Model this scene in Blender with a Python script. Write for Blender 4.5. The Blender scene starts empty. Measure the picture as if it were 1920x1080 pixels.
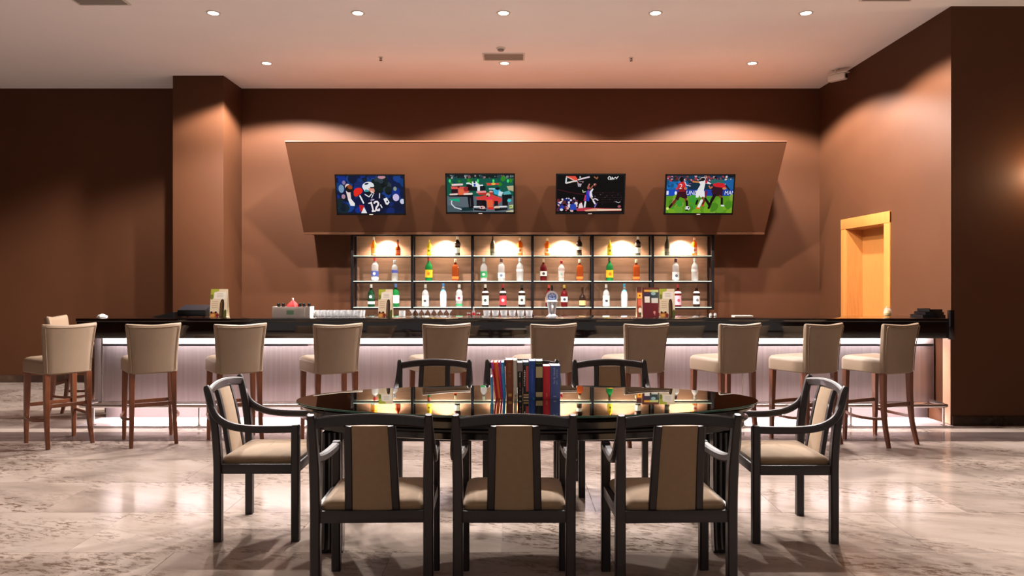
import bpy, bmesh, math, random
from mathutils import Vector, Matrix

# ------------------------------------------------------------------ scene, camera, light
sc = bpy.context.scene
COL = sc.collection
F, CX, CY, CAMZ = 1420.0, 963.0, 525.0, 1.5        # focal length in px and vanishing point of a 1920x1080 frame

cam_d = bpy.data.cameras.new('camera')
cam = bpy.data.objects.new('camera', cam_d)
COL.objects.link(cam)
cam.location = (0, 0, CAMZ)
cam.rotation_euler = (math.radians(90), 0, 0)
cam_d.sensor_width = 36.0
cam_d.lens = 36.0 * F / 1920.0
cam_d.shift_x = -(CX - 960.0) / 1920.0
cam_d.shift_y = (CY - 540.0) / 1920.0
cam_d.clip_start = 0.05
sc.camera = cam

world = bpy.data.worlds.new('lobby_ambient')
sc.world = world
world.use_nodes = True
wbg = world.node_tree.nodes['Background']
wbg.inputs['Color'].default_value = (1.0, 0.9, 0.84, 1)
wbg.inputs['Strength'].default_value = 0.30

vs = sc.view_settings
vs.view_transform = 'Standard'
vs.look = 'None'
vs.gamma = 1.0
vs.use_curve_mapping = False
vs.exposure = 0.2
try:
    sc.cycles.use_denoising = True
except Exception:
    pass

DOWNLIGHT_W = 480.0       # front row over the bar stools
DOWNLIGHT_BACK_W = 500.0  # row in front of the television bulkhead
LED_TOP_W = 95.0
LED_FOOT_W = 150.0
PUCK_W = 55.0

# ------------------------------------------------------------------ helpers
def px(x, y, d):
    """point of the room seen at photo pixel (x, y) when it lies d metres in front of the camera"""
    return Vector(((x - CX) * d / F, d, CAMZ - (y - CY) * d / F))

def lin(h):
    if isinstance(h, str):
        h = h.lstrip('#')
        c = [int(h[i:i + 2], 16) / 255 for i in (0, 2, 4)]
    else:
        c = [v / 255 for v in h]
    return tuple(v / 12.92 if v <= 0.04045 else ((v + 0.055) / 1.055) ** 2.4 for v in c)

def empty(name, loc=(0, 0, 0), rz=0.0, label=None, cat=None, group=None):
    o = bpy.data.objects.new(name, None)
    COL.objects.link(o)
    o.empty_display_size = 0.1
    o.location = loc
    o.rotation_euler = (0, 0, rz)
    tag(o, label, cat, group)
    return o

def tag(o, label=None, cat=None, group=None, kind=None):
    if label: o['label'] = label
    if cat: o['category'] = cat
    if group: o['group'] = group
    if kind: o['kind'] = kind
    return o

def copy_tree(o, parent=None):
    c = o.copy()
    COL.objects.link(c)
    c.parent = parent
    for ch in [k for k in o.children]:
        copy_tree(ch, c)
    return c

class MB:
    """collects simple shapes into one mesh"""
    def __init__(self):
        self.v, self.f = [], []
    def add(self, vs, fs):
        b = len(self.v)
        self.v += [tuple(p) for p in vs]
        self.f += [tuple(b + i for i in f) for f in fs]
        return self
    def box(self, x0, x1, y0, y1, z0, z1, r=0.0):
        if r <= 0:
            vs = [(x, y, z) for z in (z0, z1) for y in (y0, y1) for x in (x0, x1)]
            return self.add(vs, [(0, 2, 3, 1), (4, 5, 7, 6), (0, 1, 5, 4), (2, 6, 7, 3), (0, 4, 6, 2), (1, 3, 7, 5)])
        bm = bmesh.new()
        bmesh.ops.create_cube(bm, size=1)
        for q in bm.verts:
            q.co = ((x0 + x1) / 2 + q.co.x * (x1 - x0), (y0 + y1) / 2 + q.co.y * (y1 - y0), (z0 + z1) / 2 + q.co.z * (z1 - z0))
        bmesh.ops.bevel(bm, geom=bm.edges[:], offset=r, segments=2, profile=0.6, affect='EDGES')
        bm.verts.index_update()
        self.add([q.co[:] for q in bm.verts], [[q.index for q in f.verts] for f in bm.faces])
        bm.free()
        return self
    def rings(self, rings, cap0=True, cap1=True):
        n = len(rings[0])
        vs = [p for r in rings for p in r]
        fs = []
        for k in range(len(rings) - 1):
            for i in range(n):
                j = (i + 1) % n
                fs.append((k * n + i, k * n + j, (k + 1) * n + j, (k + 1) * n + i))
        if cap0: fs.append(tuple(reversed(range(n))))
        if cap1: fs.append(tuple((len(rings) - 1) * n + i for i in range(n)))
        return self.add(vs, fs)
    def lathe(self, prof, seg=16, c=(0, 0, 0), cap0=True, cap1=True):
        return self.rings([[(c[0] + r * math.cos(2 * math.pi * i / seg), c[1] + r * math.sin(2 * math.pi * i / seg), c[2] + z)
                            for i in range(seg)] for r, z in prof], cap0, cap1)
    def tube(self, pts, r, seg=8, closed=False):
        pts = [Vector(p) for p in pts]
        n = len(pts)
        rings = []
        up = None
        for i, p in enumerate(pts):
            a = pts[(i - 1) % n] if (closed or i > 0) else p
            b = pts[(i + 1) % n] if (closed or i < n - 1) else p
            t = (b - a).normalized()
            if up is None:
                up = t.orthogonal().normalized()
            s = t.cross(up)
            if s.length < 1e-6:
                s = t.cross(t.orthogonal())
            s.normalize()
            up = s.cross(t).normalized()
            rr = r[i] if isinstance(r, (list, tuple)) else r
            rings.append([p + (s * math.cos(2 * math.pi * k / seg) + up * math.sin(2 * math.pi * k / seg)) * rr for k in range(seg)])
        if closed:
            rings.append(rings[0])
            return self.rings(rings, False, False)
        return self.rings(rings)
    def sweep(self, pts, side, w, h, ch=0.004):
        """chamfered rectangular bar along pts; w along side, h along the other normal"""
        pts = [Vector(p) for p in pts]
        side = Vector(side).normalized()
        n = len(pts)
        rings = []
        for i, p in enumerate(pts):
            t = (pts[min(i + 1, n - 1)] - pts[max(i - 1, 0)]).normalized()
            s = (side - t * side.dot(t)).normalized()
            m = t.cross(s).normalized()
            a = (w[i] if isinstance(w, (list, tuple)) else w) / 2
            b = (h[i] if isinstance(h, (list, tuple)) else h) / 2
            c = min(ch, a * 0.6, b * 0.6)
            prof = [(a - c, -b), (a, -b + c), (a, b - c), (a - c, b), (-a + c, b), (-a, b - c), (-a, -b + c), (-a + c, -b)]
            rings.append([p + s * u + m * q for u, q in prof])
        return self.rings(rings)
    def prism(self, poly, axis, a0, a1):
        """extrude a 2D polygon along axis 0/1/2"""
        def mk(p, a):
            q = list(p)
            q.insert(axis, a)
            return tuple(q)
        return self.rings([[mk(p, a0) for p in poly], [mk(p, a1) for p in poly]])
    def build(self, name, mat, parent=None, smooth=True, angle=35, loc=None):
        me = bpy.data.meshes.new(name)
        me.from_pydata(self.v, [], self.f)
        bm = bmesh.new()
        bm.from_mesh(me)
        bmesh.ops.recalc_face_normals(bm, faces=bm.faces[:])
        bm.to_mesh(me)
        bm.free()
        if smooth:
            me.polygons.foreach_set('use_smooth', [True] * len(me.polygons))
            me.set_sharp_from_angle(angle=math.radians(angle))
        if mat is not None:
            me.materials.append(mat)
        o = bpy.data.objects.new(name, me)
        COL.objects.link(o)
        if parent is not None: o.parent = parent
        if loc is not None: o.location = loc
        return o

def bezier(p0, p1, p2, p3, n=10):
    out = []
    for i in range(n + 1):
        t = i / n
        out.append(tuple((1 - t) ** 3 * a + 3 * (1 - t) ** 2 * t * b + 3 * (1 - t) * t * t * c + t ** 3 * d
                         for a, b, c, d in zip(p0, p1, p2, p3)))
    return out

def catmull(pts, n=5):
    pts = [Vector(p) for p in pts]
    out = []
    for i in range(len(pts) - 1):
        a, b, c, d = pts[max(i - 1, 0)], pts[i], pts[i + 1], pts[min(i + 2, len(pts) - 1)]
        for k in range(n):
            t = k / n
            out.append(0.5 * ((2 * b) + (c - a) * t + (2 * a - 5 * b + 4 * c - d) * t * t + (3 * b - a - 3 * c + d) * t ** 3))
    out.append(pts[-1])
    return out

def rpoly(pts, r, n=4):
    """rounded convex polygon"""
    out = []
    m = len(pts)
    for i in range(m):
        a, b, c = Vector(pts[i - 1]), Vector(pts[i]), Vector(pts[(i + 1) % m])
        u, w = (a - b).normalized(), (c - b).normalized()
        p, q = b + u * r, b + w * r
        for k in range(n + 1):
            t = k / n
            out.append(tuple((1 - t) ** 2 * p + 2 * (1 - t) * t * b + t * t * q))
    return out

# ------------------------------------------------------------------ materials
MATS = {}
def nd(nt, t, **kw):
    n = nt.nodes.new(t)
    for k, v in kw.items():
        if k in n.inputs.keys(): n.inputs[k].default_value = v
        else: setattr(n, k, v)
    return n

def ramp(nt, src, stops):
    r = nt.nodes.new('ShaderNodeValToRGB')
    e = r.color_ramp.elements
    while len(e) < len(stops): e.new(0.5)
    for k, (p, c) in zip(e, stops):
        k.position = p
        k.color = (*c, 1) if len(c) == 3 else c
    nt.links.new(src, r.inputs[0])
    return r.outputs[0]

def noise(nt, scale, detail=3, rough=0.5, vec=None, dist=0.0, stretch=None):
    n = nt.nodes.new('ShaderNodeTexNoise')
    n.inputs['Scale'].default_value = scale
    n.inputs['Detail'].default_value = detail
    n.inputs['Roughness'].default_value = rough
    n.inputs['Distortion'].default_value = dist
    if vec is None:
        vec = nt.nodes.new('ShaderNodeTexCoord').outputs['Object']
    if stretch is not None:
        m = nt.nodes.new('ShaderNodeMapping')
        m.inputs['Scale'].default_value = stretch
        nt.links.new(vec, m.inputs[0])
        vec = m.outputs[0]
    nt.links.new(vec, n.inputs['Vector'])
    return n.outputs['Fac']

def pmat(name, color, rough=0.5, metal=0.0, var=0.0, vscale=6.0, stretch=None, bump=0.0, bscale=60.0, ior=1.5,
         trans=0.0, coat=0.0, emis=None, estr=0.0, alpha=1.0, sheen=0.0):
    if name in MATS: return MATS[name]
    m = bpy.data.materials.new(name)
    m.use_nodes = True
    nt = m.node_tree
    b = nt.nodes['Principled BSDF']
    c = lin(color) if not (isinstance(color, tuple) and max(color) <= 1.0) else color
    b.inputs['Base Color'].default_value = (*c, 1)
    b.inputs['Roughness'].default_value = rough
    b.inputs['Metallic'].default_value = metal
    b.inputs['IOR'].default_value = ior
    b.inputs['Transmission Weight'].default_value = trans
    b.inputs['Coat Weight'].default_value = coat
    b.inputs['Coat Roughness'].default_value = 0.05
    b.inputs['Alpha'].default_value = alpha
    b.inputs['Sheen Weight'].default_value = sheen
    if emis is not None:
        b.inputs['Emission Color'].default_value = (*lin(emis), 1)
        b.inputs['Emission Strength'].default_value = estr
    if var > 0:
        f = noise(nt, vscale, 5, 0.6, stretch=stretch)
        lo = tuple(x * (1 - var) for x in c)
        hi = tuple(min(1, x * (1 + var)) for x in c)
        nt.links.new(ramp(nt, f, [(0.3, lo), (0.7, hi)]), b.inputs['Base Color'])
    if bump > 0:
        f = noise(nt, bscale, 3, 0.6, stretch=stretch)
        bp = nt.nodes.new('ShaderNodeBump')
        bp.inputs['Strength'].default_value = bump
        bp.inputs['Distance'].default_value = 0.002
        nt.links.new(f, bp.inputs['Height'])
        nt.links.new(bp.outputs[0], b.inputs['Normal'])
    MATS[name] = m
    return m

def emat(name, color, strength):
    if name in MATS: return MATS[name]
    m = bpy.data.materials.new(name)
    m.use_nodes = True
    nt = m.node_tree
    nt.nodes.clear()
    e = nt.nodes.new('ShaderNodeEmission')
    e.inputs[0].default_value = (*lin(color), 1)
    e.inputs[1].default_value = strength
    o = nt.nodes.new('ShaderNodeOutputMaterial')
    nt.links.new(e.outputs[0], o.inputs[0])
    MATS[name] = m
    return m

def print_mat(name, emission):
    """flat print: colour comes from the mesh's own colour attribute"""
    if name in MATS: return MATS[name]
    m = bpy.data.materials.new(name)
    m.use_nodes = True
    nt = m.node_tree
    b = nt.nodes['Principled BSDF']
    a = nt.nodes.new('ShaderNodeAttribute')
    a.attribute_name = 'Col'
    b.inputs['Roughness'].default_value = 0.12 if emission > 0 else 0.4
    if emission > 0:
        b.inputs['Specular IOR Level'].default_value = 0.03
        b.inputs['Base Color'].default_value = (0.001, 0.001, 0.001, 1)
        nt.links.new(a.outputs['Color'], b.inputs['Emission Color'])
        b.inputs['Emission Strength'].default_value = emission
    else:
        nt.links.new(a.outputs['Color'], b.inputs['Base Color'])
    MATS[name] = m
    return m

WALL = pmat('brown_wall_paint', '#4f2f1c', 0.6, var=0.04, vscale=2.0, bump=0.05, bscale=220)
WALL.node_tree.nodes['Principled BSDF'].inputs['Specular IOR Level'].default_value = 0.2
CEIL = pmat('ceiling_paint', '#faf6f9', 0.8, var=0.02, vscale=1.0)
DARKWOOD = pmat('espresso_wood', '#1e1617', 0.42, var=0.22, vscale=9, stretch=(12, 12, 1.2), coat=0.15)
STOOLWOOD = pmat('walnut_leg_wood', '#6a3a20', 0.35, var=0.25, vscale=10, stretch=(10, 10, 1.0), coat=0.2)
OAK = pmat('honey_oak', '#b5763a', 0.42, var=0.14, vscale=7, stretch=(14, 14, 0.8))
FABRIC = pmat('tan_upholstery', '#92785a', 0.85, var=0.06, vscale=40, bump=0.25, bscale=500, sheen=0.2)
LEATHER = pmat('cream_stool_leather', '#86725e', 0.5, var=0.04, vscale=12, bump=0.06, bscale=260)
PIPING = pmat('dark_piping', '#7a6248', 0.6)
BLACKGLOSS = pmat('black_lacquer', '#140c0b', 0.08, var=0.2, vscale=4, coat=0.6)
TABLEBLACK = pmat('black_table_wood', '#120e0d', 0.22, var=0.2, vscale=8, stretch=(2, 2, 10), coat=0.3)
STEEL = pmat('polished_steel', '#cfc8c6', 0.22, metal=1.0)
CHROME = pmat('chrome', '#dcdce0', 0.28, metal=0.55)
BLACKMETAL = pmat('black_metal', '#171417', 0.35, metal=0.3)
BLACKPLASTIC = pmat('black_plastic', '#0b0b0d', 0.3)
WHITEPLASTIC = pmat('white_plastic', '#d9d5d0', 0.45)
GREYPLASTIC = pmat('grey_grille', '#8d8580', 0.55)
GLASS = pmat('clear_glass', (0.95, 0.96, 0.97), 0.06, trans=0.55, ior=1.45)
CLEARGLASS = pmat('thin_clear_glass', (0.55, 0.56, 0.56), 0.03, alpha=0.2)
SHELFGLASS = pmat('shelf_glass', (0.62, 0.80, 0.74), 0.04, alpha=0.5)
SHELFEDGE = pmat('shelf_glass_edge', '#b9d4c8', 0.15)

def marble(name, base, dark, light, rough, speck, tint):
    m = bpy.data.materials.new(name)
    m.use_nodes = True
    nt = m.node_tree
    b = nt.nodes['Principled BSDF']
    geo = nt.nodes.new('ShaderNodeNewGeometry')
    oi = nt.nodes.new('ShaderNodeObjectInfo')
    mul = nt.nodes.new('ShaderNodeMath'); mul.operation = 'MULTIPLY'; mul.inputs[1].default_value = 37.0
    nt.links.new(oi.outputs['Random'], mul.inputs[0])
    ad = nt.nodes.new('ShaderNodeVectorMath'); ad.operation = 'ADD'
    nt.links.new(geo.outputs['Position'], ad.inputs[0])
    nt.links.new(mul.outputs[0], ad.inputs[1])
    rot = nt.nodes.new('ShaderNodeMapping')
    rot.inputs['Rotation'].default_value = (0, 0, math.radians(18))
    nt.links.new(ad.outputs[0], rot.inputs[0])
    v = rot.outputs[0]
    cloud = noise(nt, 1.6, 6, 0.6, v, 0.6, (0.6, 1.5, 1))
    col = ramp(nt, cloud, [(0.28, lin(dark)), (0.5, lin(base)), (0.75, lin(light))])
    mask = ramp(nt, noise(nt, 1.1, 4, 0.6, v, 0.4, (0.7, 1.8, 1)), [(0.44, (0, 0, 0)), (0.60, (1, 1, 1))])
    sp = ramp(nt, noise(nt, 16.0, 5, 0.72, v, 0.3, (0.8, 2.0, 1)), [(0.50, (0, 0, 0)), (0.58, (1, 1, 1))])
    mm = nt.nodes.new('ShaderNodeMath'); mm.operation = 'MULTIPLY'
    nt.links.new(mask, mm.inputs[0]); nt.links.new(sp, mm.inputs[1])
    ms = nt.nodes.new('ShaderNodeMath'); ms.operation = 'MULTIPLY'; ms.inputs[1].default_value = speck
    nt.links.new(mm.outputs[0], ms.inputs[0])
    mix = nt.nodes.new('ShaderNodeMix'); mix.data_type = 'RGBA'
    nt.links.new(ms.outputs[0], mix.inputs['Factor'])
    nt.links.new(col, mix.inputs[6])
    mix.inputs[7].default_value = (*lin('#5e4a3c'), 1)
    tn = nt.nodes.new('ShaderNodeMapRange')
    tn.inputs['To Min'].default_value = 1.0 - tint
    tn.inputs['To Max'].default_value = 1.0
    nt.links.new(oi.outputs['Random'], tn.inputs[0])
    mt = nt.nodes.new('ShaderNodeVectorMath'); mt.operation = 'SCALE'
    nt.links.new(mix.outputs[2], mt.inputs[0]); nt.links.new(tn.outputs[0], mt.inputs['Scale'])
    nt.links.new(mt.outputs[0], b.inputs['Base Color'])
    b.inputs['Roughness'].default_value = rough
    b.inputs['IOR'].default_value = 1.45
    b.inputs['Specular IOR Level'].default_value = 0.11
    MATS[name] = m
    return m
MARBLE = marble('beige_marble', '#aa9b90', '#83746a', '#bcaea4', 0.155, 0.9, 0.2)
DARKMARBLE = marble('grey_brown_marble', '#6a5d59', '#4d423f', '#857672', 0.09, 0.4, 0.25)
SKIRT = marble('dark_emperador_stone', '#3c2c24', '#221713', '#665244', 0.2, 0.3, 0.1)

class Pic:
    """flat printed or on-screen picture made of coloured polygons in picture coordinates (y down)"""
    def __init__(self, x0, x1, y0, y1):
        self.r = (x0, x1, y0, y1)
        self.polys = []
    def clip(self, p):
        x0, x1, y0, y1 = self.r
        def cut(pts, inside, inter):
            out = []
            for i in range(len(pts)):
                a, b = pts[i - 1], pts[i]
                if inside(b):
                    if not inside(a): out.append(inter(a, b))
                    out.append(b)
                elif inside(a): out.append(inter(a, b))
            return out
        def ix(v): return lambda a, b: (v, a[1] + (b[1] - a[1]) * (v - a[0]) / (b[0] - a[0]))
        def iy(v): return lambda a, b: (a[0] + (b[0] - a[0]) * (v - a[1]) / (b[1] - a[1]), v)
        for ins, it in ((lambda q: q[0] >= x0, ix(x0)), (lambda q: q[0] <= x1, ix(x1)), (lambda q: q[1] >= y0, iy(y0)), (lambda q: q[1] <= y1, iy(y1))):
            if p: p = cut(p, ins, it)
        return p
    def poly(self, c, *pts):
        self.polys.append((c, list(pts)))
    def rect(self, c, x0, y0, x1, y1):
        self.poly(c, (x0, y0), (x1, y0), (x1, y1), (x0, y1))
    def ell(self, c, cx, cy, rx, ry=None, rot=0, n=14):
        ry = rx if ry is None else ry
        a = math.radians(rot)
        self.poly(c, *[(cx + rx * math.cos(t) * math.cos(a) - ry * math.sin(t) * math.sin(a),
                        cy + rx * math.cos(t) * math.sin(a) + ry * math.sin(t) * math.cos(a)) for t in [2 * math.pi * k / n for k in range(n)]])
    def line(self, c, w, *pts):
        for a, b in zip(pts, pts[1:]):
            dx, dy = b[0] - a[0], b[1] - a[1]
            l = math.hypot(dx, dy) or 1
            nx, ny = -dy / l * w / 2, dx / l * w / 2
            self.poly(c, (a[0] + nx, a[1] + ny), (b[0] + nx, b[1] + ny), (b[0] - nx, b[1] - ny), (a[0] - nx, a[1] - ny))
            self.ell(c, b[0], b[1], w / 2, n=8)
        self.ell(c, pts[0][0], pts[0][1], w / 2, n=8)
    def text(self, c, s, x, y, h, sx=1.0, slant=0.0):
        cu = bpy.data.curves.new('lettering', 'FONT')
        cu.body = s
        o = bpy.data.objects.new('lettering', cu)
        COL.objects.link(o)
        bpy.context.view_layer.update()
        me = bpy.data.meshes.new_from_object(o.evaluated_get(bpy.context.evaluated_depsgraph_get()))
        k = h / 0.70
        for f in me.polygons:
            q = [(x + (me.vertices[i].co.x + slant * me.vertices[i].co.y) * k * sx, y - me.vertices[i].co.y * k) for i in f.vertices]
            self.polys.append((c, q))
        bpy.data.objects.remove(o)
        bpy.data.curves.remove(cu)
        bpy.data.meshes.remove(me)
    def build(self, name, mat, parent, w, h, step=0.00003):
        """mesh in the xz plane centred on the origin, facing -y"""
        x0, x1, y0, y1 = self.r
        V, Fc, C = [], [], []
        y = 0.0
        last = None
        for c, p in self.polys:
            p = self.clip(p)
            if len(p) < 3: continue
            y -= step
            b = len(V)
            V += [((q[0] - (x0 + x1) / 2) / (x1 - x0) * w, y, ((y0 + y1) / 2 - q[1]) / (y1 - y0) * h) for q in p]
            Fc.append(tuple(range(b, b + len(p))))
            C.append(lin(c))
        me = bpy.data.meshes.new(name)
        me.from_pydata(V, [], Fc)
        at = me.attributes.new('Col', 'FLOAT_COLOR', 'FACE')
        for i, c in enumerate(C):
            at.data[i].color = (*c, 1)
        me.materials.append(mat)
        o = bpy.data.objects.new(name, me)
        COL.objects.link(o)
        o.parent = parent
        return o
# ------------------------------------------------------------------ the room
CEILZ = 4.32
BACKY = 11.15
FACEY = 7.80      # front of the return wall on the right
SIDEX = 4.505     # inner face of the side wall behind the bar

floor = tag(MB().box(-9.2, 9.2, -4, BACKY + 0.1, -0.12, -0.006).build('floor', pmat('floor_grout', '#7d6d60', 0.6, var=0.1, vscale=5), smooth=False), kind='structure')
rnd = random.Random(5)
def tile_mesh(w, d):
    g = 0.0012
    m = MB().box(-w / 2 + g, w / 2 - g, -d / 2 + g, d / 2 - g, -0.006, 0.0)
    o = m.build('tile', None, smooth=False)
    me = o.data
    bpy.data.objects.remove(o)
    return me
def place_tiles(me, mat, xs, ys, name='tile', parent=floor):
    if not me.materials: me.materials.append(mat)
    for y in ys:
        for x in xs:
            o = bpy.data.objects.new(name, me)
            COL.objects.link(o)
            o.parent = parent
            o.location = (x, y, 0)
TW, TD = 1.2, 0.72
beige = tile_mesh(TW, TD)
for r in range(8):                       # rows from the dark band towards the camera
    y = 7.05 - TD * (r + 0.5)
    off = 1.732 - TW * 0.5 + (TW * 0.5 if r % 2 else 0.0)
    half = 5 if r > 2 else 6
    place_tiles(beige, MARBLE, [off + TW * k for k in range(-half - 1, half)], [y])
band = tile_mesh(TW, 0.42)
place_tiles(band, DARKMARBLE, [1.732 + TW * (k + 0.5) for k in range(-9, 5)], [7.26])
beige2 = tile_mesh(TW, 0.72)
for r in range(5):
    y = 7.47 + 0.72 * (r + 0.5)
    ks = range(-9, 5) if r == 0 else range(-9, -5)
    place_tiles(beige2, MARBLE, [1.732 + TW * (k + 0.5) for k in ks], [y])

ceiling = tag(MB().box(-9.2, 9.2, -4, BACKY + 0.3, CEILZ, CEILZ + 0.2).build('ceiling', CEIL, smooth=False), kind='structure')
tag(MB().box(-9.2, SIDEX + 0.4, BACKY, BACKY + 0.2, 0, CEILZ).build('wall_back', WALL, smooth=False), kind='structure')
tag(MB().box(-9.4, -9.2, -4, BACKY + 0.2, 0, CEILZ).build('wall_left', WALL, smooth=False), kind='structure')
# side wall behind the bar with its door opening, and the return wall facing the room
D0, D1, DZ = 9.18, 10.24, 2.19
wr = MB()
wr.box(SIDEX, SIDEX + 0.4, FACEY + 0.25, D0, 0, CEILZ)
wr.box(SIDEX, SIDEX + 0.4, D1, BACKY, 0, CEILZ)
wr.box(SIDEX, SIDEX + 0.4, D0, D1, DZ, CEILZ)
tag(wr.build('wall_right', WALL, smooth=False), kind='structure')
tag(MB().box(SIDEX, 9.2, FACEY, FACEY + 0.25, 0, CEILZ).build('wall_right_return', WALL, smooth=False), kind='structure')
tag(MB().box(9.2, 9.4, -4, FACEY + 0.25, 0, CEILZ).build('wall_right_far', WALL, smooth=False), kind='structure')
# pillar in the left corner of the bar
tag(MB().box(-4.70, -4.00, 10.44, BACKY, 0, CEILZ, 0.006).build('wall_pillar', WALL), kind='structure')
# stone skirting
def skirt(name, x0, x1, y0, y1):
    root = tag(MB().box(x0, x1, y0, y1, 0, 0.098).build(name, SKIRT, smooth=False), kind='structure')
    return root
skirt('baseboard_back', -9.2, -4.70, BACKY - 0.018, BACKY)
skirt('baseboard_pillar', -4.718, -4.70, 10.44, BACKY - 0.018)
skirt('baseboard_right', SIDEX + 0.01, 9.2, FACEY - 0.018, FACEY)

tag(MB().box(SIDEX - 0.006, SIDEX - 0.0005, FACEY + 0.002, FACEY + 0.14, 0.012, 0.90, 0.002).build('trim_1', pmat('led_lit_wall_end', '#d3a887', 0.45, var=0.08, vscale=8, stretch=(8, 8, 1))), kind='structure')  # pale strip added here; LED glow on the wall end put in its colour

# door in the side wall
door = tag(MB().box(SIDEX + 0.21, SIDEX + 0.255, D0 + 0.005, D1 - 0.005, 0.01, DZ - 0.01).build('door_1', OAK, smooth=False), kind='structure')
cas = MB()
cas.box(SIDEX - 0.018, SIDEX + 0.002, D0 - 0.145, D0 + 0.004, 0, DZ + 0.13, 0.004)
cas.build('door_casing', OAK, door)
cas = MB()
cas.box(SIDEX - 0.018, SIDEX + 0.002, D1 - 0.004, D1 + 0.145, 0, DZ + 0.13, 0.004)
cas.build('door_casing', OAK, door)
MB().box(SIDEX - 0.022, SIDEX + 0.002, D0 - 0.145, D1 + 0.145, DZ - 0.004, DZ + 0.135, 0.004).build('door_casing', OAK, door)
MB().box(SIDEX - 0.005, SIDEX + 0.21, D1 - 0.012, D1 - 0.001, 0, DZ).build('door_jamb', OAK, door)
MB().box(SIDEX - 0.005, SIDEX + 0.21, D0 + 0.001, D0 + 0.012, 0, DZ).build('door_jamb', OAK, door)
MB().box(SIDEX - 0.005, SIDEX + 0.21, D0, D1, DZ - 0.013, DZ - 0.001).build('door_head', OAK, door)
hd = MB().box(SIDEX + 0.20, SIDEX + 0.212, D0 + 0.06, D0 + 0.10, 0.95, 1.12, 0.003)
hd.tube([(SIDEX + 0.205, D0 + 0.08, 1.05), (SIDEX + 0.16, D0 + 0.08, 1.05), (SIDEX + 0.155, D0 + 0.11, 1.05), (SIDEX + 0.155, D0 + 0.2, 1.05)], 0.009)
hd.build('door_handle', STEEL, door)

# sloping television bulkhead over the back bar
BX0, BX1 = -2.935, 3.51
BTY, BTZ, BBY, BBZ = 9.72, 3.28, 10.60, 2.157
bk = empty('television_bulkhead', (0, 0, 0), 0, 'brown painted sloping bulkhead carrying four televisions over the back bar', 'bulkhead')
bw = BACKY - 0.001
BXR = BX1 + 0.24          # unseen rear corner pushed out at the right to throw the wall shadow
MB().rings([[(BX0, BTY, BTZ), (BX0, BBY, BBZ), (BX0, bw, BBZ), (BX0, bw, BTZ)], [(BX1, BTY, BTZ), (BX1, BBY, BBZ), (BX1, bw, BBZ), (BXR, bw, BTZ)]]).build('sloping_panel', WALL, bk, smooth=False)
MB().prism([(BTY - 0.004, BTZ - 0.006), (BTY + 0.012, BTZ + 0.012), (BTY + 0.03, BTZ + 0.012), (BTY + 0.03, BTZ - 0.004)], 0, BX0, BX1).build('top_edge_trim', WALL, bk)
MB().box(BX0, BX1, BBY - 0.008, BBY + 0.02, BBZ - 0.022, BBZ + 0.012, 0.004).build('bottom_edge_trim', WALL, bk)

# ------------------------------------------------------------------ downlights
TRIM = pmat('downlight_trim', '#d8d2cc', 0.35)
LAMP = emat('lamp_face', '#fff1dc', 28.0)
def downlight(x, y, w, label, size, blend):
    r = empty('downlight', (x, y, CEILZ), 0, label, 'downlight', 'recessed ceiling downlights')
    MB().rings([[(a * math.cos(t), a * math.sin(t), z) for t in [2 * math.pi * k / 24 for k in range(24)]]
                for a, z in ((0.052, -0.001), (0.055, -0.008), (0.072, -0.008), (0.075, -0.001))], False, False).build('trim_ring', TRIM, r)
    MB().lathe([(0.052, -0.001), (0.052, -0.004)], 24).build('lamp_face', LAMP, r)
    ld = bpy.data.lights.new('lamp', 'SPOT')
    ld.energy = w
    ld.color = (1.0, 0.915, 0.86)
    ld.spot_size = math.radians(size)
    ld.spot_blend = blend
    ld.shadow_soft_size = 0.07
    batwing(ld, 0.7, 3.0)
    lo = bpy.data.objects.new('lamp', ld)
    COL.objects.link(lo)
    lo.parent = r
    lo.location = (0, 0, -0.03)
    return r
def batwing(ld, lo_gain, hi_gain):
    """wide-throw reflector: more light towards the walls than straight down"""
    ld.use_nodes = True
    nt = ld.node_tree
    em = nt.nodes['Emission']
    tc = nt.nodes.new('ShaderNodeTexCoord')
    sx = nt.nodes.new('ShaderNodeSeparateXYZ')
    nt.links.new(tc.outputs['Normal'], sx.inputs[0])
    ab = nt.nodes.new('ShaderNodeMath'); ab.operation = 'ABSOLUTE'
    nt.links.new(sx.outputs['Z'], ab.inputs[0])
    mr = nt.nodes.new('ShaderNodeMapRange')
    mr.inputs['From Min'].default_value = 0.85; mr.inputs['From Max'].default_value = 0.35
    mr.inputs['To Min'].default_value = lo_gain; mr.inputs['To Max'].default_value = hi_gain
    nt.links.new(ab.outputs[0], mr.inputs[0])
    nt.links.new(mr.outputs[0], em.inputs['Strength'])
names = ['leftmost', 'second from left', 'middle', 'second from right', 'rightmost']
for xx, nm in zip((-3.168, -1.643, -0.107, 1.497, 3.084), names):
    downlight(xx, 7.99, DOWNLIGHT_W, f'bright recessed downlight, {nm} of the five in the front row', 145, 0.22)
for xx, nm in zip((-3.21, -0.118, 3.10), ('left', 'middle', 'right')):
    downlight(xx, 9.84, DOWNLIGHT_BACK_W, f'bright recessed downlight, {nm} of the three in the rear row', 145, 0.22)

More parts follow.
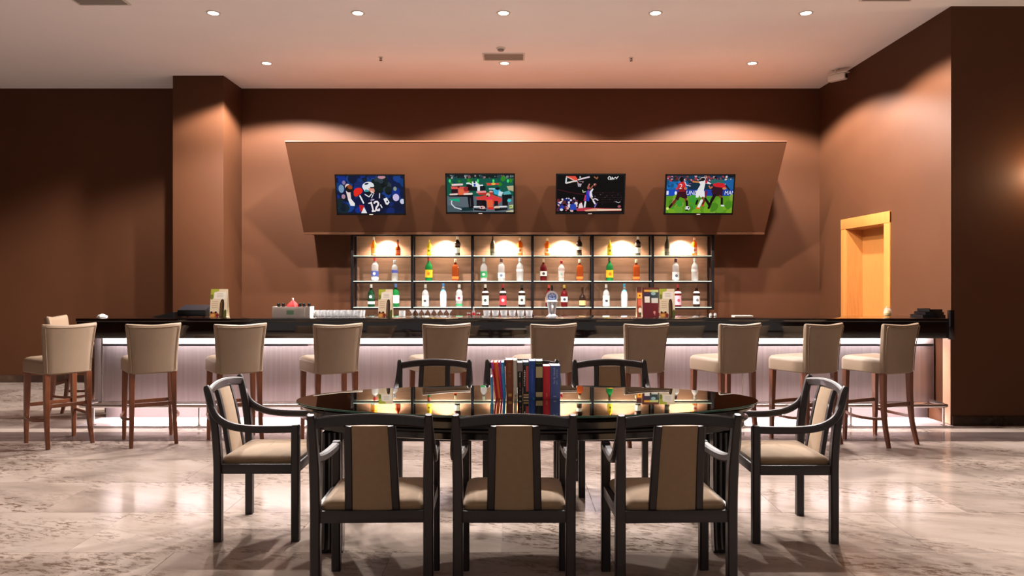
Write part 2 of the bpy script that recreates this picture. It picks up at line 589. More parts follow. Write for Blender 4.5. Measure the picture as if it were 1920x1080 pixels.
# ------------------------------------------------------------------ ceiling fittings
def vent(x0, x1, y0, y1, label):
    r = empty('ceiling_vent', ((x0 + x1) / 2, (y0 + y1) / 2, CEILZ), 0, label, 'vent', 'ceiling air grilles')
    a, b = (x1 - x0) / 2, (y1 - y0) / 2
    fr = MB()
    for q in ((-a - .02, a + .02, -b - .02, -b), (-a - .02, a + .02, b, b + .02), (-a - .02, -a, -b, b), (a, a + .02, -b, b)):
        fr.box(*q, -0.012, -0.0005)
    fr.build('frame', WHITEPLASTIC, r, smooth=False)
    MB().box(-a, a, -b, b, -0.003, -0.0005).build('backing', pmat('vent_dark', '#4a423c', 0.7), r, smooth=False)
    n = 6
    for k in range(n):
        y = -b + (k + 0.5) * 2 * b / n
        MB().prism([(y - b / n * 0.8, -0.004), (y + b / n * 0.5, -0.012), (y + b / n * 0.7, -0.011), (y - b / n * 0.6, -0.003)], 0, -a, a).build('slat', GREYPLASTIC, r, smooth=False)
vent(-0.37, 0.12, 9.42, 9.68, 'square air grille on the ceiling beside the middle rear downlight')
vent(-4.42, -3.93, 7.46, 7.73, 'grey ceiling air grille cut by the top edge at the left')
vent(3.50, 3.98, 7.44, 7.62, 'pale ceiling air grille cut by the top edge at the right')
def sprinkler(x, y, label):
    r = empty('sprinkler_head', (x, y, CEILZ), 0, label, 'sprinkler', 'ceiling sprinklers')
    MB().lathe([(0.03, -0.0005), (0.03, -0.004), (0.012, -0.008)], 14).build('rose', WHITEPLASTIC, r)
    b = MB().lathe([(0.006, -0.006), (0.005, -0.03)], 8)
    b.tube([(-0.012, 0, -0.008), (-0.014, 0, -0.03), (0, 0, -0.042), (0.014, 0, -0.03), (0.012, 0, -0.008)], 0.003, 6)
    b.build('yoke', BLACKMETAL, r)
    MB().lathe([(0.018, -0.042), (0.02, -0.045), (0.004, -0.047)], 12).build('deflector', BLACKMETAL, r)
sprinkler(-1.68, 9.58, 'small sprinkler head on the ceiling left of the middle air grille')
sprinkler(1.49, 9.60, 'small sprinkler head on the ceiling right of the middle air grille')
r = empty('smoke_detector', (-0.155, 9.20, CEILZ), 0, 'small white round smoke detector on the ceiling before the air grille', 'smoke detector')
MB().lathe([(0.055, -0.0005), (0.055, -0.012), (0.05, -0.02)], 20).build('base', WHITEPLASTIC, r)
MB().lathe([(0.04, -0.02), (0.036, -0.036), (0.02, -0.042)], 20).build('sensor_dome', GREYPLASTIC, r)
r = empty('security_camera', (4.30, 10.12, CEILZ), math.radians(38), 'white security camera on the ceiling in the right corner', 'security camera')
MB().lathe([(0.05, -0.0005), (0.05, -0.015), (0.02, -0.022)], 16).build('mount_plate', WHITEPLASTIC, r)
MB().tube([(0, 0, -0.02), (0, 0, -0.06), (0, -0.02, -0.085)], 0.012).build('bracket_arm', WHITEPLASTIC, r)
hb = MB().box(-0.045, 0.045, -0.15, 0.09, -0.165, -0.08, 0.018).build('housing', WHITEPLASTIC, r)
MB().box(-0.05, 0.05, -0.175, 0.08, -0.079, -0.07, 0.004).build('sun_hood', WHITEPLASTIC, hb)
ln = MB()
ln.rings([[(a * math.cos(t), y, -0.122 + a * math.sin(t)) for t in [2 * math.pi * k / 16 for k in range(16)]] for a, y in ((0.028, -0.148), (0.028, -0.158), (0.015, -0.156))])
ln.build('lens', BLACKPLASTIC, hb)

# wall sconce on the return wall whose glow reaches into the frame
r = empty('wall_sconce', (5.42, FACEY, 2.55), 0, 'small wall sconce glowing on the brown return wall at the right', 'wall lamp')
MB().box(-0.05, 0.05, -0.02, -0.0005, -0.09, 0.09, 0.004).build('backplate', STEEL, r)
MB().rings([[(a * math.cos(t), -0.03 + a * 0.8 * math.sin(t), z) for t in [math.pi + math.pi * k / 12 for k in range(13)]] for a, z in ((0.06, -0.1), (0.09, 0.1))]).build('lamp_shade', pmat('frosted_shade', '#f3e6d0', 0.5, emis='#ffd9a6', estr=3.0), r)
ld = bpy.data.lights.new('lamp', 'POINT'); ld.energy = 16; ld.color = (1.0, 0.7, 0.42); ld.shadow_soft_size = 0.05
lo = bpy.data.objects.new('lamp', ld); COL.objects.link(lo); lo.parent = r; lo.location = (0, -0.2, 0.05)

# ------------------------------------------------------------------ bar
CFY, CTZ, CFH = 7.75, 1.107, 0.205        # counter front, counter height, fascia height
PNY = 8.077                               # plane of the metal front panels
BLX, BRX = -4.475, 4.50
ct = empty('bar_counter', (0, CFY, 0), 0, 'long black lacquered bar counter with a deep gloss fascia', 'counter')
MB().box(BLX, BRX, -0.012, 0.62, CTZ - 0.035, CTZ, 0.004).build('worktop', BLACKGLOSS, ct)
MB().box(BLX + 0.004, BRX, 0.0, 0.05, CTZ - CFH, CTZ - 0.036, 0.003).build('fascia', BLACKGLOSS, ct)
MB().box(BLX + 0.004, BRX - 0.004, 0.05, 0.60, CTZ - CFH + 0.03, CTZ - 0.036).build('soffit', pmat('counter_underside', '#cdbfbd', 0.5), ct, smooth=False)
MB().box(BRX - 0.055, BRX, -0.02, 0.012, CTZ - CFH - 0.01, CTZ + 0.085, 0.003).build('end_cap', BLACKGLOSS, ct)

def brushed(name, color, rough, metal):
    m = pmat(name, color, rough, metal=metal)
    nt = m.node_tree
    b = nt.nodes['Principled BSDF']
    f = noise(nt, 3.0, 6, 0.65, stretch=(14, 1, 0.35))
    c = lin(color)
    nt.links.new(ramp(nt, f, [(0.3, tuple(x * 0.86 for x in c)), (0.7, tuple(min(1, x * 1.1) for x in c))]), b.inputs['Base Color'])
    mr = nt.nodes.new('ShaderNodeMapRange')
    mr.inputs['To Min'].default_value = rough - 0.06
    mr.inputs['To Max'].default_value = rough + 0.1
    nt.links.new(f, mr.inputs[0])
    nt.links.new(mr.outputs[0], b.inputs['Roughness'])
    return m
PANEL = brushed('brushed_panel_metal', '#a99d9d', 0.32, 0.75)
bb = empty('bar_cabinet', (0, PNY, 0), 0, 'backlit bar front of brushed metal panels under the black counter', 'bar cabinet')
MB().box(BLX + 0.01, BRX - 0.005, 0.02, 0.50, 0.20, CTZ - CFH + 0.028).build('carcass', pmat('bar_carcass', '#a89c9c', 0.5), bb, smooth=False)
edges = [-4.385, -2.099, 0.21, 2.44, 4.485]
for k in range(4):
    a, b = edges[k], edges[k + 1]
    p = MB().box(a + 0.005, b - 0.005, 0.0, 0.019, 0.205, 0.793, 0.002).build('front_panel', PANEL, bb)
    MB().box(a + 0.006, b - (0.095 if k < 3 else 0.006), 0.0, 0.012, 0.800, 0.812).build('reveal_slot', BLACKMETAL, bb, smooth=False)
    MB().box(a + 0.005, b - 0.005, 0.004, 0.019, 0.818, 0.905, 0.002).build('upper_panel', pmat('pale_upper_panel', '#d6cccb', 0.4, metal=0.2), bb)
    MB().box(a - 0.005, a + 0.005, -0.004, 0.019, 0.205, 0.905).build('joint_strip', STEEL, bb, smooth=False)
MB().box(BLX + 0.004, -4.395, 0.0, 0.019, 0.205, 0.905, 0.002).build('corner_panel', PANEL, bb)
MB().box(BLX + 0.05, BRX - 0.005, 0.14, 0.17, 0.0, 0.2).build('toe_kick', pmat('toe_kick', '#5d5150', 0.35, metal=0.4), bb, smooth=False)
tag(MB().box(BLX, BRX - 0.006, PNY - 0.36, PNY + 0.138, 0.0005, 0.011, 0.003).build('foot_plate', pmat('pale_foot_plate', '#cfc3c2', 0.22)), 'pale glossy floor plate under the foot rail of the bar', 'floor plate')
MB().box(BLX + 0.004, BRX - 0.006, -0.002, 0.018, 0.164, 0.204, 0.003).build('added_led_lip', STEEL, bb)  # lip added to block LED glare on the floor, pale for its glow line
LED = emat('led_strip', '#fff0f2', 9.0)
MB().box(BLX + 0.08, BRX - 0.02, -0.05, -0.03, 0.918, 0.926).build('led_strip', LED, bb, smooth=False)
MB().box(BLX + 0.08, BRX - 0.02, 0.06, 0.08, 0.186, 0.196).build('led_strip', LED, bb, smooth=False)
def strip_light(name, loc, w, length, wid, rot, parent):
    ld = bpy.data.lights.new(name, 'AREA')
    ld.shape = 'RECTANGLE'; ld.size = length; ld.size_y = wid
    ld.energy = w; ld.color = (1.0, 0.91, 0.92)
    o = bpy.data.objects.new(name, ld); COL.objects.link(o)
    o.parent = parent; o.location = loc; o.rotation_euler = rot
    return o
strip_light('led_light', (0.0, -0.04, 0.912), LED_TOP_W, 8.7, 0.03, (math.radians(28), 0, 0), bb)
strip_light('led_light', (0.0, 0.05, 0.183), LED_FOOT_W, 8.7, 0.03, (math.radians(-20), 0, 0), bb)

fr = empty('foot_rail', (0, CFY, 0), 0, 'polished metal foot rail on short posts along the bar front', 'foot rail')
RZ = 0.212
MB().tube([(-4.43, 0.30, RZ), (-4.45, 0.1, RZ), (-4.44, 0.02, RZ), (-4.38, 0, RZ), (4.40, 0, RZ), (4.435, 0.02, RZ), (4.44, 0.1, RZ), (4.44, 0.31, RZ)], 0.021, 12).build('rail', STEEL, fr)
for xx in (-4.30, -3.22, -2.1, -1.0, 0.1, 1.2, 2.35, 3.45, 4.40):
    MB().lathe([(0.03, 0.012), (0.03, 0.018), (0.011, 0.022), (0.011, RZ - 0.012)], 10, (xx, 0, 0)).build('post', STEEL, fr)
# ------------------------------------------------------------------ back bar shelving
SHF, SHB = 10.87, 11.13      # front and back of the shelves
SX0, SX1 = -2.345, 2.885
SHZ = (1.852, 1.487, 1.112)
rack = empty('back_bar_shelves', (0, SHF, 0), 0, 'black metal back bar rack with glass shelves under the bulkhead', 'shelf unit')
VENEER = pmat('tan_veneer', '#805c47', 0.5, var=0.16, vscale=3.5, stretch=(0.6, 1, 9))
posts = [SX0 + 0.03 + (SX1 - SX0 - 0.06) * k / 6 for k in range(7)]
for k in range(6):
    MB().box(posts[k] + 0.012, posts[k + 1] - 0.012, 0.255, 0.275, 0.985, BBZ - 0.004).build('back_panel', VENEER, rack, smooth=False)
for k, x in enumerate(posts):
    MB().box(x - 0.02, x + 0.02, -0.016, 0.016, 1.075, BBZ - 0.001, 0.002).build('upright', BLACKMETAL, rack)
    MB().box(x - 0.013, x + 0.013, 0.22, 0.246, 1.075, BBZ - 0.001, 0.002).build('rear_upright', BLACKMETAL, rack)
    for z in SHZ:
        MB().box(x - 0.008, x + 0.008, 0.0, 0.24, z - 0.03, z - 0.014).build('bracket', BLACKMETAL, rack, smooth=False)
MB().box(posts[0], posts[-1], -0.014, 0.014, BBZ - 0.03, BBZ - 0.002, 0.002).build('top_rail', BLACKMETAL, rack)
for z in SHZ:
    MB().box(posts[0], posts[-1], -0.010, 0.010, z - 0.034, z - 0.016, 0.002).build('shelf_rail', BLACKMETAL, rack)
    for k in range(6):
        MB().box(posts[k] + 0.017, posts[k + 1] - 0.017, -0.015, 0.25, z - 0.012, z).build('glass_shelf', SHELFGLASS, rack, smooth=False)
        MB().box(posts[k] + 0.017, posts[k + 1] - 0.017, -0.020, -0.0152, z - 0.012, z, 0.001).build('shelf_edge', SHELFEDGE, rack)
for k in range(6):
    cxp = (posts[k] + posts[k + 1]) / 2 + 0.03
    q = MB().lathe([(0.034, BBZ - 0.014), (0.034, BBZ - 0.003)], 16, (cxp, 0.13, 0)).build('puck_light', STEEL, rack)
    MB().lathe([(0.026, BBZ - 0.016), (0.026, BBZ - 0.0145)], 16, (cxp, 0.13, 0)).build('puck_lens', emat('puck_lens', '#fff0dc', 20), q)
    ld = bpy.data.lights.new('puck_lamp', 'SPOT'); ld.energy = PUCK_W * 2.2; ld.color = (1.0, 0.84, 0.68)
    ld.spot_size = math.radians(140); ld.spot_blend = 0.6; ld.shadow_soft_size = 0.025
    lo = bpy.data.objects.new('puck_lamp', ld); COL.objects.link(lo); lo.parent = rack
    lo.location = (cxp, 0.13, BBZ - 0.03)

# ------------------------------------------------------------------ bottles
def gmat(name, color, trans=0.0, rough=0.08):
    return pmat(name, color, rough, trans=trans, ior=1.35)
BM_ = {
    'amber': gmat('amber_spirit', '#d98a25', 0.45), 'orange': gmat('orange_spirit', '#dd6a1e', 0.4), 'redbrown': gmat('red_brown_glass', '#9c3415', 0.25),
    'yellow': gmat('yellow_spirit', '#ecd02e', 0.35), 'dark': gmat('dark_glass', '#2a1a14', 0.1), 'smoke': gmat('smoky_glass', '#4f4438', 0.2),
    'clear': gmat('clear_spirit', (0.93, 0.94, 0.95), 0.7, 0.05), 'green': gmat('green_glass', '#1f7a3a', 0.3), 'dkgreen': gmat('dark_green_glass', '#12381f', 0.15),
    'brandy': gmat('brandy_amber', '#a8481a', 0.3), 'wine': gmat('dark_red_glass', '#5c1517', 0.15), 'white': gmat('frosted_white_glass', '#d9dde6', 0.1, 0.3),
    'pink': gmat('pale_pink_glass', (0.95, 0.82, 0.8), 0.5),
}
def paper(c): return pmat('paper_' + c.lstrip('#'), c, 0.5)
SHAPES = {   # radius, height profile: (r factor, z factor)
    'round': [(0.9, 0), (1, 0.02), (1, 0.58), (0.92, 0.64), (0.6, 0.72), (0.36, 0.78), (0.32, 0.9)],
    'slim': [(0.92, 0), (1, 0.02), (1, 0.66), (0.8, 0.72), (0.42, 0.78), (0.36, 0.9)],
    'squat': [(0.95, 0), (1.1, 0.03), (1.1, 0.42), (0.95, 0.52), (0.5, 0.62), (0.34, 0.68), (0.32, 0.9)],
    'bulb': [(0.8, 0), (0.95, 0.04), (0.85, 0.3), (1.05, 0.5), (1.12, 0.62), (0.8, 0.72), (0.4, 0.8), (0.36, 0.9)],
    'square': [(0.95, 0), (1.02, 0.02), (1.02, 0.66), (0.85, 0.70), (0.4, 0.74), (0.36, 0.9)],
    'tall': [(0.78, 0), (0.85, 0.02), (0.95, 0.5), (0.8, 0.62), (0.45, 0.75), (0.32, 0.84), (0.3, 0.92)],
}
def prof_r(prof, z):
    for (r0, z0), (r1, z1) in zip(prof, prof[1:]):
        if z0 <= z <= z1: return r0 + (r1 - r0) * (z - z0) / max(1e-6, z1 - z0)
    return prof[-1][0]
def bottle(x, y, z, h, shape, glass, cap, labels, label, marks=None):
    r = empty('bottle', (x, y, z + 0.0006), 0, label, 'bottle', 'spirit bottles on the back bar shelves')
    R = 0.047 * h / 0.31
    P = SHAPES[shape]
    seg = 4 if shape == 'square' else 14
    def ring_pts(rr, zz):
        if shape == 'square':
            a = rr * 0.98
            return [(p[0], p[1], zz) for p in rpoly([(-a, -a * 0.8), (a, -a * 0.8), (a, a * 0.8), (-a, a * 0.8)], rr * 0.3, 3)]
        return [(rr * math.cos(t), rr * math.sin(t), zz) for t in [2 * math.pi * k / 14 for k in range(14)]]
    MB().rings([ring_pts(R * a, h * b) for a, b in P]).build('glass_body', BM_[glass], r)
    zt = P[-1][1]
    ca = P[-1][0] * R * 1.18
    MB().lathe([(ca, h * (zt - 0.06)), (ca, h * 0.985), (ca * 0.8, h)], 12).build('cap', paper(cap), r)
    for (z0, z1, col) in labels:
        zs = [z0 + (z1 - z0) * k / 4 for k in range(5)]
        lb = MB().rings([ring_pts(R * prof_r(P, q) * 1.025 + 0.0004, h * q) for q in zs], False, False).build('paper_label', paper(col), r)
        if marks and z1 - z0 > 0.15:
            mz = (z0 + z1) / 2
            rr = R * prof_r(P, mz) * (0.80 if shape == 'square' else 1.03) + 0.0012
            MB().lathe([(R * 0.42, -0.0008), (R * 0.42, 0.0008)], 12).build('printed_mark', paper(marks), lb)
            ob = lb.children[0]
            ob.rotation_euler = (math.radians(90), 0, 0)
            ob.location = (0, -rr, h * mz)
    return r
ORD = ['first', 'second', 'third', 'fourth', 'fifth', 'sixth']
def S(row, pxx, hpx, shape, glass, cap, labels, look, marks=None):
    y = SHF + 0.11
    x = (pxx - CX) * y / F
    bay = sum(1 for q in posts[1:-1] if q < x)
    nm = ('top', 'middle', 'bottom')[row]
    bottle(x, y, SHZ[row], hpx * y / F, shape, glass, cap, labels, f'{look}, {nm} shelf, {ORD[bay]} bay from left', marks)
W_ = '#e8e4da'
S(0, 701, 35, 'round', 'amber', W_, [(.12, .4, '#d98a3a'), (.05, .12, '#b9b2a4')], 'amber rum bottle with white cap')
S(0, 746, 30, 'squat', 'redbrown', '#3a1208', [(.12, .34, '#a63a18')], 'squat red-brown bottle with dark neck')
S(0, 805, 30, 'round', 'yellow', '#f0e27a', [(.1, .5, '#f0d22c')], 'bright yellow liqueur bottle', '#7a6a10')
S(0, 857.5, 36, 'bulb', 'dark', W_, [(.14, .42, '#e9e0d2'), (.5, .62, '#3a1c18')], 'ornate dark bottle with cream label')
S(0, 924, 37, 'tall', 'smoke', '#4a4036', [(.2, .36, '#5d5040')], 'slender smoky grey bottle')
S(0, 975, 34, 'slim', 'orange', '#f2c9a0', [(.14, .44, '#e7b27a')], 'orange liqueur bottle with pale label', '#c94a14')
S(0, 1026, 33, 'slim', 'orange', '#f4d6a6', [(.14, .42, '#eec38a')], 'orange liqueur bottle with pale cap', '#d9601a')
S(0, 1086, 36, 'bulb', 'dark', '#2a1614', [(.3, .46, '#c9bfb4')], 'dark brown bottle with grey band')
S(0, 1143.5, 30, 'round', 'yellow', '#f2e583', [(.1, .5, '#efd42e')], 'bright yellow liqueur bottle', '#7a6a10')
S(0, 1196, 36, 'bulb', 'dark', W_, [(.14, .42, '#efe6da'), (.5, .62, '#2e1614')], 'ornate dark bottle with white label')
S(0, 1251, 37, 'tall', 'smoke', '#4a4036', [(.2, .36, '#5d5040')], 'slender smoky grey bottle')
S(0, 1302, 34, 'slim', 'orange', '#e8c8b0', [(.14, .46, '#d9a38a')], 'orange-red bottle with pink label', '#b8402a')
S(1, 703, 44, 'slim', 'clear', '#c23a34', [(.2, .42, '#4a5cae'), (.05, .16, '#dfe4ee')], 'clear vodka bottle with blue label and red cap', '#e8ecf5')
S(1, 740, 39, 'slim', 'clear', '#dfe2ee', [(.38, .52, '#5560b8')], 'clear bottle with narrow blue label')
S(1, 804, 45, 'round', 'green', '#b0302a', [(.14, .46, '#f2b51e')], 'green whiskey bottle with yellow label', '#e0700f')
S(1, 854, 41, 'square', 'brandy', '#ecdcb8', [(.1, .2, '#d57a26')], 'square amber whisky bottle with pale cap')
S(1, 907, 43, 'round', 'clear', '#cfd8c8', [(.14, .42, '#2f9a55')], 'clear bottle with green label', '#cfe9d6')
S(1, 940, 42, 'slim', 'clear', '#5a3a44', [(.12, .36, '#e6e6ea')], 'clear bottle with white label and dark cap', '#7d8898')
S(1, 975, 44, 'round', 'clear', '#dfe0e6', [(.4, .5, '#dcd9d8')], 'plain clear bottle with thin band')
S(1, 1019, 41, 'round', 'wine', '#e8c8a0', [(.22, .44, '#eeeae4')], 'dark red bottle with white label', '#444444')
S(1, 1052.5, 38, 'bulb', 'pink', '#c4283a', [(.2, .5, '#f1dcd6')], 'pale pink bottle with red cap', '#9fc4be')
S(1, 1087, 40, 'square', 'brandy', '#efe2c0', [(.1, .2, '#d57a26')], 'square amber whisky bottle with ivory cap')
S(1, 1143, 44, 'round', 'green', '#6b4526', [(.14, .46, '#f2b51e')], 'green whiskey bottle with yellow label', '#e0700f')
S(1, 1193, 40, 'square', 'brandy', '#f0e0ba', [(.1, .2, '#d57a26')], 'square amber whisky bottle with pale cap')
S(1, 1267, 42, 'slim', 'clear', '#5a3a44', [(.06, .4, '#e9e9ee')], 'clear bottle with white label', '#6a7484')
S(1, 1303, 44, 'round', 'clear', '#e2e0e0', [(.4, .5, '#e2d6d2')], 'plain clear bottle with thin band')
S(2, 696, 42, 'round', 'dkgreen', '#e6e6e2', [(.12, .24, '#e8ede6'), (.34, .56, '#17402a')], 'dark green bottle with round white badge', '#eef2ec')
S(2, 742, 43, 'slim', 'green', '#5f86c6', [(.16, .5, '#dfe8da')], 'green bottle with pale label behind a menu card')
S(2, 797.5, 42, 'round', 'clear', '#dcd8d0', [(.04, .5, '#eae6da')], 'clear rum bottle with large white label', '#3c3c3c')
S(2, 831, 44, 'tall', 'white', '#3f8cd0', [(.66, .76, '#5aa0de')], 'frosted white bottle with blue cap', '#2c3c70')
S(2, 861, 42, 'slim', 'clear', '#e9e6e0', [(.28, .5, '#e6d6d8'), (.04, .14, '#3a9a62')], 'clear bottle with red and green label', '#b83048')
S(2, 910, 42, 'round', 'dark', '#d9d4c6', [(.08, .5, '#c9c6bc'), (.62, .7, '#e9e6df')], 'black bottle with grey label', '#23352b')
S(2, 943, 42, 'round', 'dark', '#b02c34', [(.08, .5, '#c2343e'), (.62, .7, '#ece8e0')], 'black bottle with red label and red cap', '#efe2dc')
S(2, 978.5, 42, 'round', 'dark', '#3a3a2c', [(.1, .5, '#d8d2c4'), (.62, .7, '#ece8e0')], 'black bottle with ivory label', '#33302c')
S(2, 1029, 41, 'round', 'wine', '#cf4432', [(.2, .45, '#d9a08a')], 'red capped bottle behind the beer tap')
S(2, 1058, 41, 'round', 'wine', '#d9b24a', [(.22, .46, '#ebe6dc')], 'dark red wine bottle with gold cap', '#2a2a2a')
S(2, 1092, 37, 'squat', 'dark', '#5a3626', [(.08, .32, '#d9b478')], 'squat brandy bottle with gold label')
S(2, 1136.5, 42, 'round', 'clear', '#dcd8d0', [(.04, .5, '#eae6da')], 'clear rum bottle with large white label', '#3c3c3c')
S(2, 1170.6, 43, 'tall', 'white', '#2f9ac0', [(.66, .76, '#56b2cf')], 'frosted white bottle with teal cap', '#3a3c80')
S(2, 1271, 42, 'round', 'wine', '#a83038', [(.08, .5, '#c99aa4'), (.6, .68, '#ece8e4')], 'dark bottle with pink label and red cap', '#8c3a4c')
S(2, 1306, 41, 'round', 'dark', '#5a3a30', [(.12, .5, '#d5d0cc'), (.62, .7, '#ece8e0')], 'dark bottle with silver label', '#5c5858')

# ------------------------------------------------------------------ televisions
SCREEN = print_mat('screen_picture', 0.72)
BEZEL = pmat('black_bezel', '#050506', 0.3)
BEZEL.node_tree.nodes['Principled BSDF'].inputs['Specular IOR Level'].default_value = 0.15
def crowd(p, x0, x1, y0, y1, n, cols, s0, s1, seed):
    g = random.Random(seed)
    for _ in range(n):
        s = g.uniform(s0, s1)
        p.ell(g.choice(cols), g.uniform(x0, x1), g.uniform(y0, y1), s, s * g.uniform(0.6, 1.3), g.uniform(0, 90), 9)
def football():
    p = Pic(120, 1665, 118, 972)
    p.rect('#0a1a44', 0, 0, 1800, 1080)
    crowd(p, 100, 1700, 100, 950, 70, ['#0d2f8a', '#12286a', '#0a1738', '#16408c', '#101c30', '#0c3a7a'], 50, 120, 1)
    crowd(p, 950, 1350, 130, 520, 22, ['#12201f', '#1c2b2b', '#0b1416', '#2c3a44'], 40, 90, 2)
    crowd(p, 120, 330, 620, 950, 12, ['#0b1220', '#16262e', '#0e1a2a'], 50, 90, 3)
    p.ell('#7e9fc0', 225, 410, 65, 95); p.ell('#8c7aa8', 290, 270, 40, 50); p.ell('#b98aa0', 265, 590, 45, 55)
    p.ell('#d8c8ec', 1485, 610, 75, 85); p.ell('#d6d8f0', 1630, 700, 55, 60); p.ell('#c890a0', 1170, 145, 90, 40); p.ell('#8f9a8a', 1470, 410, 40, 50)
    p.ell('#f02a20', 610, 470, 110, 80, -20); p.ell('#e8301c', 560, 540, 55, 50)
    p.poly('#c41c1c', (620, 780), (740, 800), (700, 930), (640, 930)); p.poly('#f4f2f2', (730, 830), (800, 972), (660, 972))
    p.poly('#0b1233', (540, 660), (640, 570), (780, 540), (900, 580), (1090, 500), (1180, 560), (1210, 800), (1140, 990), (800, 990), (740, 760), (560, 800))
    p.poly('#0a0f2a', (1120, 600), (1200, 640), (1340, 740), (1310, 840), (1180, 850), (1110, 760))
    p.poly('#0c1440', (460, 560), (560, 640), (660, 600), (700, 760), (540, 800), (450, 640))
    p.poly('#f1dcd8', (330, 460), (430, 470), (440, 640), (370, 660)); p.poly('#f6f4f4', (365, 650), (440, 640), (525, 750), (515, 805), (420, 800))
    p.ell('#e8c8c0', 370, 350, 60, 50, -30); p.ell('#1a0f0e', 400, 410, 75, 85); p.ell('#a24a1e', 425, 370, 62, 48, 35); p.line('#f0e6e0', 10, (330, 360), (400, 310))
    p.ell('#eef0f4', 850, 350, 140, 100, -8); p.poly('#eef0f4', (715, 360), (850, 330), (840, 460), (760, 470)); p.ell('#16264c', 815, 295, 50, 22, -15)
    p.poly('#e39a86', (850, 400), (980, 385), (1000, 470), (930, 520), (880, 470)); p.poly('#2a0f14', (890, 370), (1000, 365), (985, 400), (900, 400))
    p.ell('#3b9aa0', 810, 465, 50, 38, 20); p.poly('#0c1018', (770, 480), (900, 480), (920, 560), (850, 590))
    p.line('#f3ddd6', 26, (920, 470), (975, 510)); p.line('#eef0f6', 22, (770, 540), (860, 595), (920, 530)); p.line('#eef0f6', 16, (960, 540), (920, 620))
    p.line('#f2f4f8', 34, (650, 575), (725, 735)); p.line('#eef0f6', 20, (1110, 520), (1100, 620)); p.line('#f0f2f8', 26, (1120, 780), (1150, 840))
    p.poly('#f4f5f8', (1190, 640), (1270, 610), (1335, 720), (1290, 780), (1245, 770)); p.ell('#0b1026', 1278, 705, 20, 24)
    p.ell('#c9b4d8', 935, 665, 48, 16, -10)
    p.poly('#f6ecf0', (830, 740), (920, 700), (960, 905), (1000, 905), (1000, 940), (915, 950), (905, 915), (925, 900), (890, 750), (840, 755))
    p.line('#f6ecf0', 42, (975, 735), (1000, 710), (1045, 705), (1070, 735), (1065, 780), (1020, 840), (1010, 900), (1080, 905), (1085, 880))
    return p
def racing():
    p = Pic(115, 1660, 110, 955)
    p.rect('#0f5a48', 0, 0, 1800, 1080)
    p.rect('#12201e', 0, 0, 1800, 185)
    crowd(p, 120, 1660, 110, 180, 40, ['#6d7b80', '#8a5560', '#2c4a52', '#b3a8a8', '#1a2436'], 12, 34, 4)
    crowd(p, 120, 1660, 190, 330, 30, ['#1d6b22', '#0e5a4c', '#2f8a1f', '#0c4a4a'], 25, 60, 5)
    for x in (185, 835, 1195, 1530): p.ell('#4fe07a', x, 245, 26, 40)
    p.poly('#bfb48a', (1500, 365), (1660, 350), (1660, 480), (1540, 450))
    p.rect('#5f6b74', 0, 590, 1800, 1080); p.poly('#4a5a62', (120, 800), (700, 850), (700, 955), (120, 955))
    p.poly('#0e2f33', (330, 870), (700, 830), (720, 920), (450, 930))
    p.line('#d9dfe6', 26, (300, 660), (215, 700), (215, 770), (290, 850), (440, 890))
    p.poly('#10b080', (160, 660), (400, 640), (400, 720), (200, 690))
    p.line('#e8f4f4', 36, (580, 300), (640, 300), (700, 350), (860, 350), (940, 345)); p.poly('#eef4f6', (700, 260), (790, 250), (880, 340), (880, 470), (820, 470), (790, 370), (690, 360))
    p.ell('#2f5ac0', 760, 335, 26, 30); p.ell('#123a3a', 755, 270, 26); p.rect('#10131c', 570, 320, 660, 440); p.rect('#0c1820', 700, 380, 820, 470); p.rect('#0c1820', 890, 360, 1010, 470)
    p.poly('#e04a40', (1030, 290), (1320, 290), (1320, 330), (1040, 350)); p.ell('#e8c04a', 1195, 310, 50, 28)
    p.line('#bfe0ea', 30, (1100, 425), (1220, 425)); p.poly('#3fb0d8', (1180, 440), (1320, 410), (1400, 520), (1380, 590), (1210, 540)); p.ell('#0c141c', 1290, 420, 50, 32)
    p.poly('#cfe6f0', (1320, 470), (1420, 500), (1380, 590), (1300, 580)); p.poly('#5fb0b8', (1420, 500), (1560, 460), (1610, 540), (1430, 560)); p.rect('#0b1216', 1400, 560, 1620, 640)
    p.poly('#e85a52', (210, 370), (620, 380), (640, 470), (560, 560), (400, 570), (220, 480)); p.line('#f6d8d4', 44, (245, 335), (470, 325)); p.ell('#7a1820', 385, 380, 26)
    p.poly('#ee7044', (380, 430), (500, 430), (520, 590), (410, 590)); p.rect('#2c0f18', 215, 430, 370, 530); p.ell('#a52a2a', 560, 430, 60, 55); p.rect('#140c12', 600, 330, 700, 470)
    p.line('#f4dcd4', 40, (190, 555), (350, 545)); p.line('#f6e2d6', 44, (520, 545), (690, 535)); p.poly('#0a0a0e', (160, 570), (720, 560), (720, 610), (160, 600))
    p.poly('#120f16', (590, 590), (720, 560), (740, 860), (620, 870)); p.line('#4a4a56', 14, (655, 640), (660, 820))
    p.line('#f3a0a0', 50, (820, 500), (1000, 490)); p.line('#f0b0a8', 50, (1120, 490), (1160, 495)); p.poly('#c2302c', (830, 520), (1180, 500), (1180, 560), (850, 560))
    p.poly('#e0403a', (780, 620), (1040, 560), (1180, 560), (1380, 640), (1390, 700), (1270, 790), (1000, 700), (800, 660)); p.ell('#d8c8a0', 1070, 560, 46, 42); p.ell('#16301c', 1055, 590, 26, 18)
    p.poly('#f0305a', (1030, 610), (1170, 610), (1160, 680), (1040, 680)); p.poly('#f2663c', (1030, 670), (1170, 670), (1190, 890), (1060, 890)); p.poly('#e0302c', (1060, 850), (1190, 840), (1200, 900), (1060, 890))
    p.rect('#1c0f18', 800, 680, 1010, 830); p.rect('#0c0a10', 930, 700, 1030, 860); p.rect('#20141a', 1210, 700, 1300, 830); p.rect('#141019', 1400, 640, 1530, 810)
